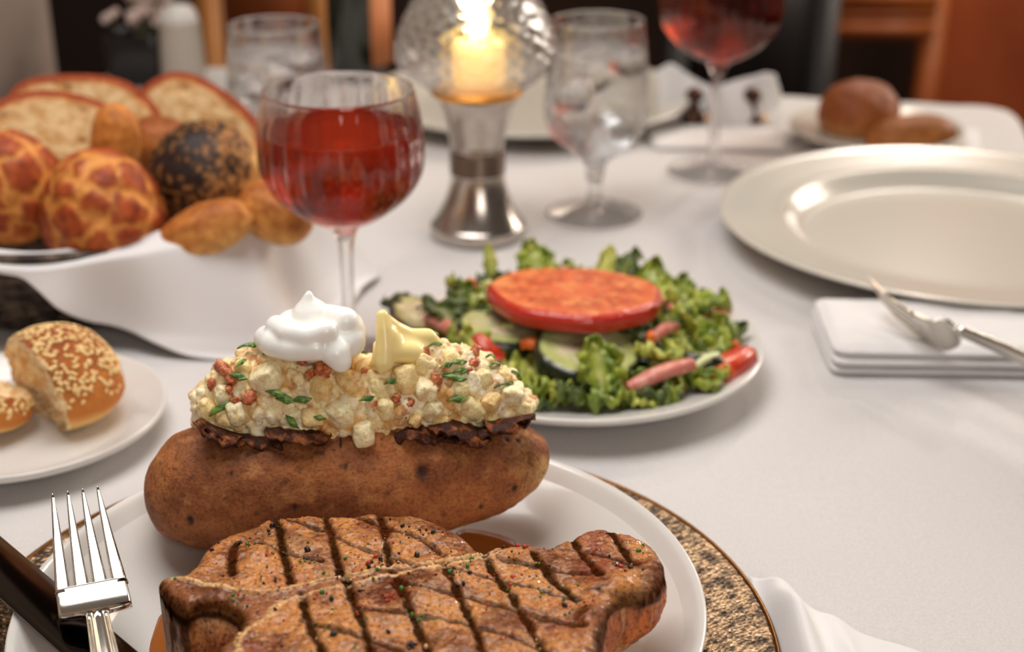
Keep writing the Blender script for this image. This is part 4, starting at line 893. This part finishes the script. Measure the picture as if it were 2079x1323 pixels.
for nm, lb, ct, m_, a, b, w, h in (('tomato_wedge', 'dark red tomato wedge at the right front of the salad', 'tomato', RT, (1437, 778, .017), (1522, 722, .022), .0085, .0060),
        ('tomato_wedge', 'red tomato wedge just behind the stuffed potato', 'tomato', RT, (962, 690, .030), (1012, 742, .020), .0070, .0060),
        ('tomato_wedge', 'small red tomato wedge at the right back of the salad', 'tomato', RT, (1440, 640, .022), (1478, 628, .020), .0045, .0040),
        ('onion_strip', 'pinkish red onion strip lying across the front right of the salad', 'onion', ON, (1275, 790, .024), (1408, 738, .030), .0046, .0034),
        ('onion_strip', 'pink onion strip at the left of the salad behind the butter', 'onion', ON, (868, 645, .028), (950, 700, .026), .0046, .0034),
        ('onion_strip', 'pale pink onion strip at the back of the tomato slice', 'onion', ON, (1110, 545, .028), (1240, 578, .030), .0060, .0022),
        ('onion_strip', 'reddish onion strip by the right end of the tomato slice', 'onion', ON, (1322, 690, .032), (1374, 662, .034), .0034, .0028),
        ('onion_strip', 'pinkish onion strip behind the right end of the tomato slice', 'onion', ON, (1345, 612, .028), (1382, 640, .028), .0048, .0028),
        ('onion_strip', 'thin pale onion strip near the right rim of the salad', 'onion', mat('white_onion', (206, 212, 160), .35, SSS=(.2, .002)), (1400, 755, .025), (1460, 720, .028), .0024, .0018),
        ('carrot_piece', 'orange carrot piece under the tomato slice at the front left', 'carrot', OR, (1060, 700, .030), (1098, 708, .030), .0036, .0030),
        ('carrot_piece', 'small orange carrot cube at the right end of the tomato slice', 'carrot', OR, (1312, 690, .034), (1330, 690, .034), .0036, .0032),
        ('carrot_piece', 'small orange carrot shred at the back left of the tomato slice', 'carrot', OR, (948, 582, .028), (968, 576, .030), .0036, .0030),
        ('carrot_piece', 'orange carrot shred near the right rim of the salad', 'carrot', OR, (1484, 705, .024), (1500, 704, .024), .0034, .0026),
        ('carrot_piece', 'small orange carrot bit at the front right of the salad', 'carrot', OR, (1370, 782, .018), (1388, 786, .018), .0028, .0024)):
    single(nm, strip(P(*a), P(*b), w, h, .002), m_, lb, ct)
for lb, x, y, z, s_ in (('pale green celery cube at the back left of the tomato slice', 990, 582, .032, .0042), ('larger pale green celery cube left of the tomato slice', 958, 612, .028, .0052), ('pale celery cube close to the left end of the tomato slice', 978, 606, .031, .0034), ('pale celery cube under the left end of the tomato slice', 1030, 668, .030, .0045)):
    single('celery_cube', blob(P(x, y, z), (s_, s_*.8, s_*.7), 3, .15, 1.4, R=rand_rot(), boxy=.5), mat('celery', (214, 214, 140), .35, SSS=(.2, .002)), lb, 'celery')

# ================================================================== NAPKINS, RIGHT SETTING
def pad(corners, z0, z1, label, layers=3, loc=None):
    t = thing('folded_napkin', label, 'napkin', tuple(np.mean(corners, 0))+(z0,)); h = (z1-z0)/layers
    for k in range(layers):
        pl_ = round_corner([np.array(c)+RNG.normal(0, .0008, 2) for c in corners], .006, 6)
        zt = z0+h*(k+1)
        V, F, _ = slab(pl_, .0025, lambda x, y, sd: zt-h*.45*(1-sstep(0, h*.9, sd))+(.0007*fbm(np.c_[x*40, y*40, x*0+k], 3) if k == layers-1 else 0), [(.0008, zt-h*.55), (.0004, zt-h*.85), (-.0012, zt-h*.98)])
        part('napkin_fold', (V, F), NAPK, t)
    return t
a0, a1 = P(1654, 600, .018)[:2], P(1694, 703, .018)[:2]; dx_ = np.array([.25, .002])
pad([a1, a1+np.array([.30, -.012]), a0+np.array([.30, -.022]), a0], .001, .018, 'thick folded white napkin in front of the large cream plate', 3)
fk = P(1930, 676, .031); ft = P(1752, 580, .034)
add_fork(fk, ft, (.75, -.42, .30), 'silver fork lying on the folded napkin by the large cream plate')
# napkin by the charger at the lower right
nu, nv = 60, 50; G = np.zeros((nu, nv, 3)); A = P(1520, 1175)[:2]; B = P(1935, 1345)[:2]; Cc = P(1600, 1700)[:2]; Dd = P(2200, 1700)[:2]
for i, u in enumerate(np.linspace(0, 1, nu)):
    for j, v in enumerate(np.linspace(0, 1, nv)):
        p = (A*(1-v)+B*v)*(1-u)+(Cc*(1-v)+Dd*v)*u
        p = p+np.array([0, -.010*math.sin(v*PI)*(1-u)])
        ridge = .020*math.exp(-((v-.16-.05*u)/.10)**2)+.007*math.exp(-((v-.42-.04*u)/.07)**2)+.004*math.exp(-((v-.75)/.12)**2)
        G[i, j] = [p[0], p[1], .0018+ridge*(.35+.65*sstep(0, .25, u))*sstep(-.05, .12, v)+.0008*math.sin(u*9+v*5)]
single('napkin', sheet(G, .0010), NAPK, 'rumpled white napkin on the cloth right of the charger plate', 'napkin')
# far folded napkin, standing, with two pawn-shaped shakers
nu, nv = 60, 24; G = np.zeros((nu, nv, 3)); nb = P(1330, 250); ne = P(1590, 262)
for i, u in enumerate(np.linspace(0, 1, nu)):
    for j, v in enumerate(np.linspace(0, 1, nv)):
        p = nb*(1-u)+ne*u; h = np.interp(u, [0, .15, .5, .62, .85, .93, 1], [.040, .044, .030, .036, .046, .044, .020])*1.0
        G[i, j] = [p[0]+.004*math.sin(v*3+u*4), p[1]+.014*math.sin(u*7)+.020*v, .0022+h*v+.002*math.sin(u*12)*v]
single('standing_napkin', sheet(G, .0016), NAPK, 'white napkin folded upright behind the far wine glass', 'napkin')
q = [P(1300, 255)[:2], P(1330, 305)[:2], P(1590, 312)[:2], P(1600, 262)[:2]]; pad([q[1], q[2], q[3]+[0, -.01], q[0]+[0, -.01]], .001, .005, 'flat folded white napkin under the far wine glass', 1)
for lb, x, y in (('small dark pawn-shaped pepper shaker behind the far wine glass, nearer the cream plate', 1408, 246), ('small dark pawn-shaped salt shaker right of the far wine glass stem', 1524, 246)):
    c = P(x, y, .0055); t = thing('pawn_shaker', lb, 'shaker', tuple(c))
    part('shaker_body', lathe([(0, 0), (.011, 0), (.0115, .003), (.0075, .007), (.0045, .014), (.0042, .018), (.0075, .0205), (.0078, .0255), (.005, .0295), (0, .031)], 28), mat('dark_metal', (74, 48, 36), .35, .8), t, local=True)
    part('ball_foot', blob((.011, -.006, .004), (.0035,)*3, 3, 0), mat('gold_metal', (230, 190, 140), .15, 1), t, local=True, label='small bright metal ball')
q = [P(1620, 300)[:2], P(1990, 318)[:2], P(1985, 268)[:2], P(1660, 250)[:2]]; pad(q, .001, .0034, 'flat white napkin under the far bread plate', 1)

# ================================================================== FAR LEFT: vase, shaker, bottle
c = P(276, 176); v_ = thing('flower_vase', 'small square black vase of pale flowers behind the bread basket', 'vase', (c[0], c[1]+.02, .0012)); BLK = mat('black_ceramic', (22, 18, 18), .25)
part('vase_body', (lambda VF: VF)(loft([ring([0, 0, z], np.array([1., 0, 0]), np.array([0, 1., 0]), r, r, 40, 7) for z, r in ((0, .0255), (.002, .0268), (.025, .0275), (.0495, .0280), (.0505, .0275), (.0500, .0255), (.035, .0245))])), BLK, v_, local=True)
for k in range(26):
    a = random.uniform(0, 2*PI); rr = random.uniform(0, .030); z = .062+random.uniform(0, .040); p = np.array([rr*math.cos(a)*1.35+.008, rr*math.sin(a), z])
    part('flower', join([blob(p+[random.gauss(0, .004), random.gauss(0, .004), random.gauss(0, .003)], (.0045, .0045, .0032), 2, .3, 2, R=rand_rot()) for _ in range(5)]), mat('pale_petal', (214, 190, 180), .7, SSS=(.2, .003)), v_, local=True)
    if k < 14: part('flower_stem', tube([(p[0]*.3, p[1]*.3, .040), p*[.8, .8, .8], p], .0007, 5), mat('stem_green', (74, 72, 40), .6), v_, local=True)
c = P(371, 180); t = thing('salt_shaker', 'white porcelain salt shaker right of the black vase', 'shaker', (c[0], c[1]+.01, .0012))
part('shaker_body', lathe([(0, 0), (.0205, 0), (.0218, .002), (.0215, .030), (.0200, .055), (.0185, .064), (0, .064)], 40), mat('grey_porcelain', (176, 166, 154), .3), t, local=True)
part('shaker_top', lathe([(0, .0640), (.0183, .0640), (.0178, .070), (.0140, .077), (.006, .0805), (0, .081)], 40), PORC, t, local=True)
c = P(729, 158); t = thing('wine_bottle', 'dark green wine bottle standing behind the front wine glass', 'bottle', (c[0], c[1]+.02, .0012))
part('bottle_glass', lathe([(0, .004), (.024, .001), (.029, .0), (.0318, .004), (.0322, .02), (.0322, .165), (.028, .190), (.017, .212), (.0135, .225), (.0130, .275), (.0148, .277), (.0148, .285), (.0120, .286), (0, .286)], 56), mat('bottle_glass', (18, 24, 14), .06, Coat_Weight=.6), t, local=True)
a_ = np.linspace(-1.1, .35, 30); LB = np.array([[[.0325*math.cos(x), .0325*math.sin(x), z] for z in (.012, .085)] for x in a_]); part('bottle_label', sheet(LB, -.0003), mat('label_paper', (186, 112, 64), .7), t, local=True, label='plain orange-brown label')

# ================================================================== ROOM BEHIND: chairs and sideboard
def chair(x, y, w, wood_m, pad_m, label, back_z=(-.22, .22), rz=0):
    t = thing('dining_chair', label, 'chair', (x, y, -.75)); h = w/2
    part('seat', box(-h, h, -.02, .40, .40, .45, .012), pad_m, t, local=True)
    for sx in (-1, 1):
        part('leg', box(sx*h-.02, sx*h+.02, -.03, .01, 0, .41, .004), wood_m, t, local=True)
        part('stile', box(sx*h-.02, sx*h+.02, .385, .425, 0, .75+back_z[1], .006), wood_m, t, local=True)
    part('backrest', box(-h+.02, h-.02, .385, .415, .75+back_z[0], .75+back_z[1]-.015, .008), pad_m, t, local=True)
    return t
WD = wood('chair_wood', (148, 74, 34), (118, 56, 26)); WD2 = wood('honey_wood', (196, 130, 66), (170, 106, 50)); LE = mat('black_leather', (24, 17, 16), .5)
x0, x1 = P(425, 60, 0, Y=2.05)[0], P(655, 60, 0, Y=2.05)[0]
chair((x0+x1)/2, 1.66, x1-x0, WD2, WD, 'wooden chair with reddish brown back beyond the left goblet', (-.13, .10))
x0, x1 = P(1370, 60, 0, Y=1.95)[0], P(1672, 60, 0, Y=1.95)[0]
chair((x0+x1)/2, 1.56, x1-x0, LE, LE, 'black leather chair beyond the far wine glass', (-.25, .15))
sx0 = P(1705, 50, 0, Y=2.55)[0]; sx1 = P(1890, 50, 0, Y=2.55)[0]
t = thing('wooden_bench', 'honey brown slatted wooden bench against the orange wall', 'bench', ((sx0+sx1)/2, 2.60, -.75)); hw = (sx1-sx0)/2+.02
for k, (y_, h_) in enumerate(((4, 26), (68, 16), (38, 8))):
    z = P(1800, y_, 0, Y=2.55)[2]+.75; part('slat', box(-hw, hw, -.02, .01, z-h_*.0009, z+h_*.0009, .004), wood('bench_wood', (190, 104, 44), (160, 84, 36)), t, local=True)
for sx in (-1, 1): part('leg', box(sx*hw-.02, sx*hw+.02, -.01, .03, 0, .66, .004), wood('bench_wood', 0, 0), t, local=True)
part('seat', box(-hw, hw, -.35, -.03, .28, .32, .006), wood('bench_wood', 0, 0), t, local=True)
for sx in (-1, 1): part('leg', box(sx*hw*.9-.02, sx*hw*.9+.02, -.34, -.30, 0, .285, .004), wood('bench_wood', 0, 0), t, local=True)
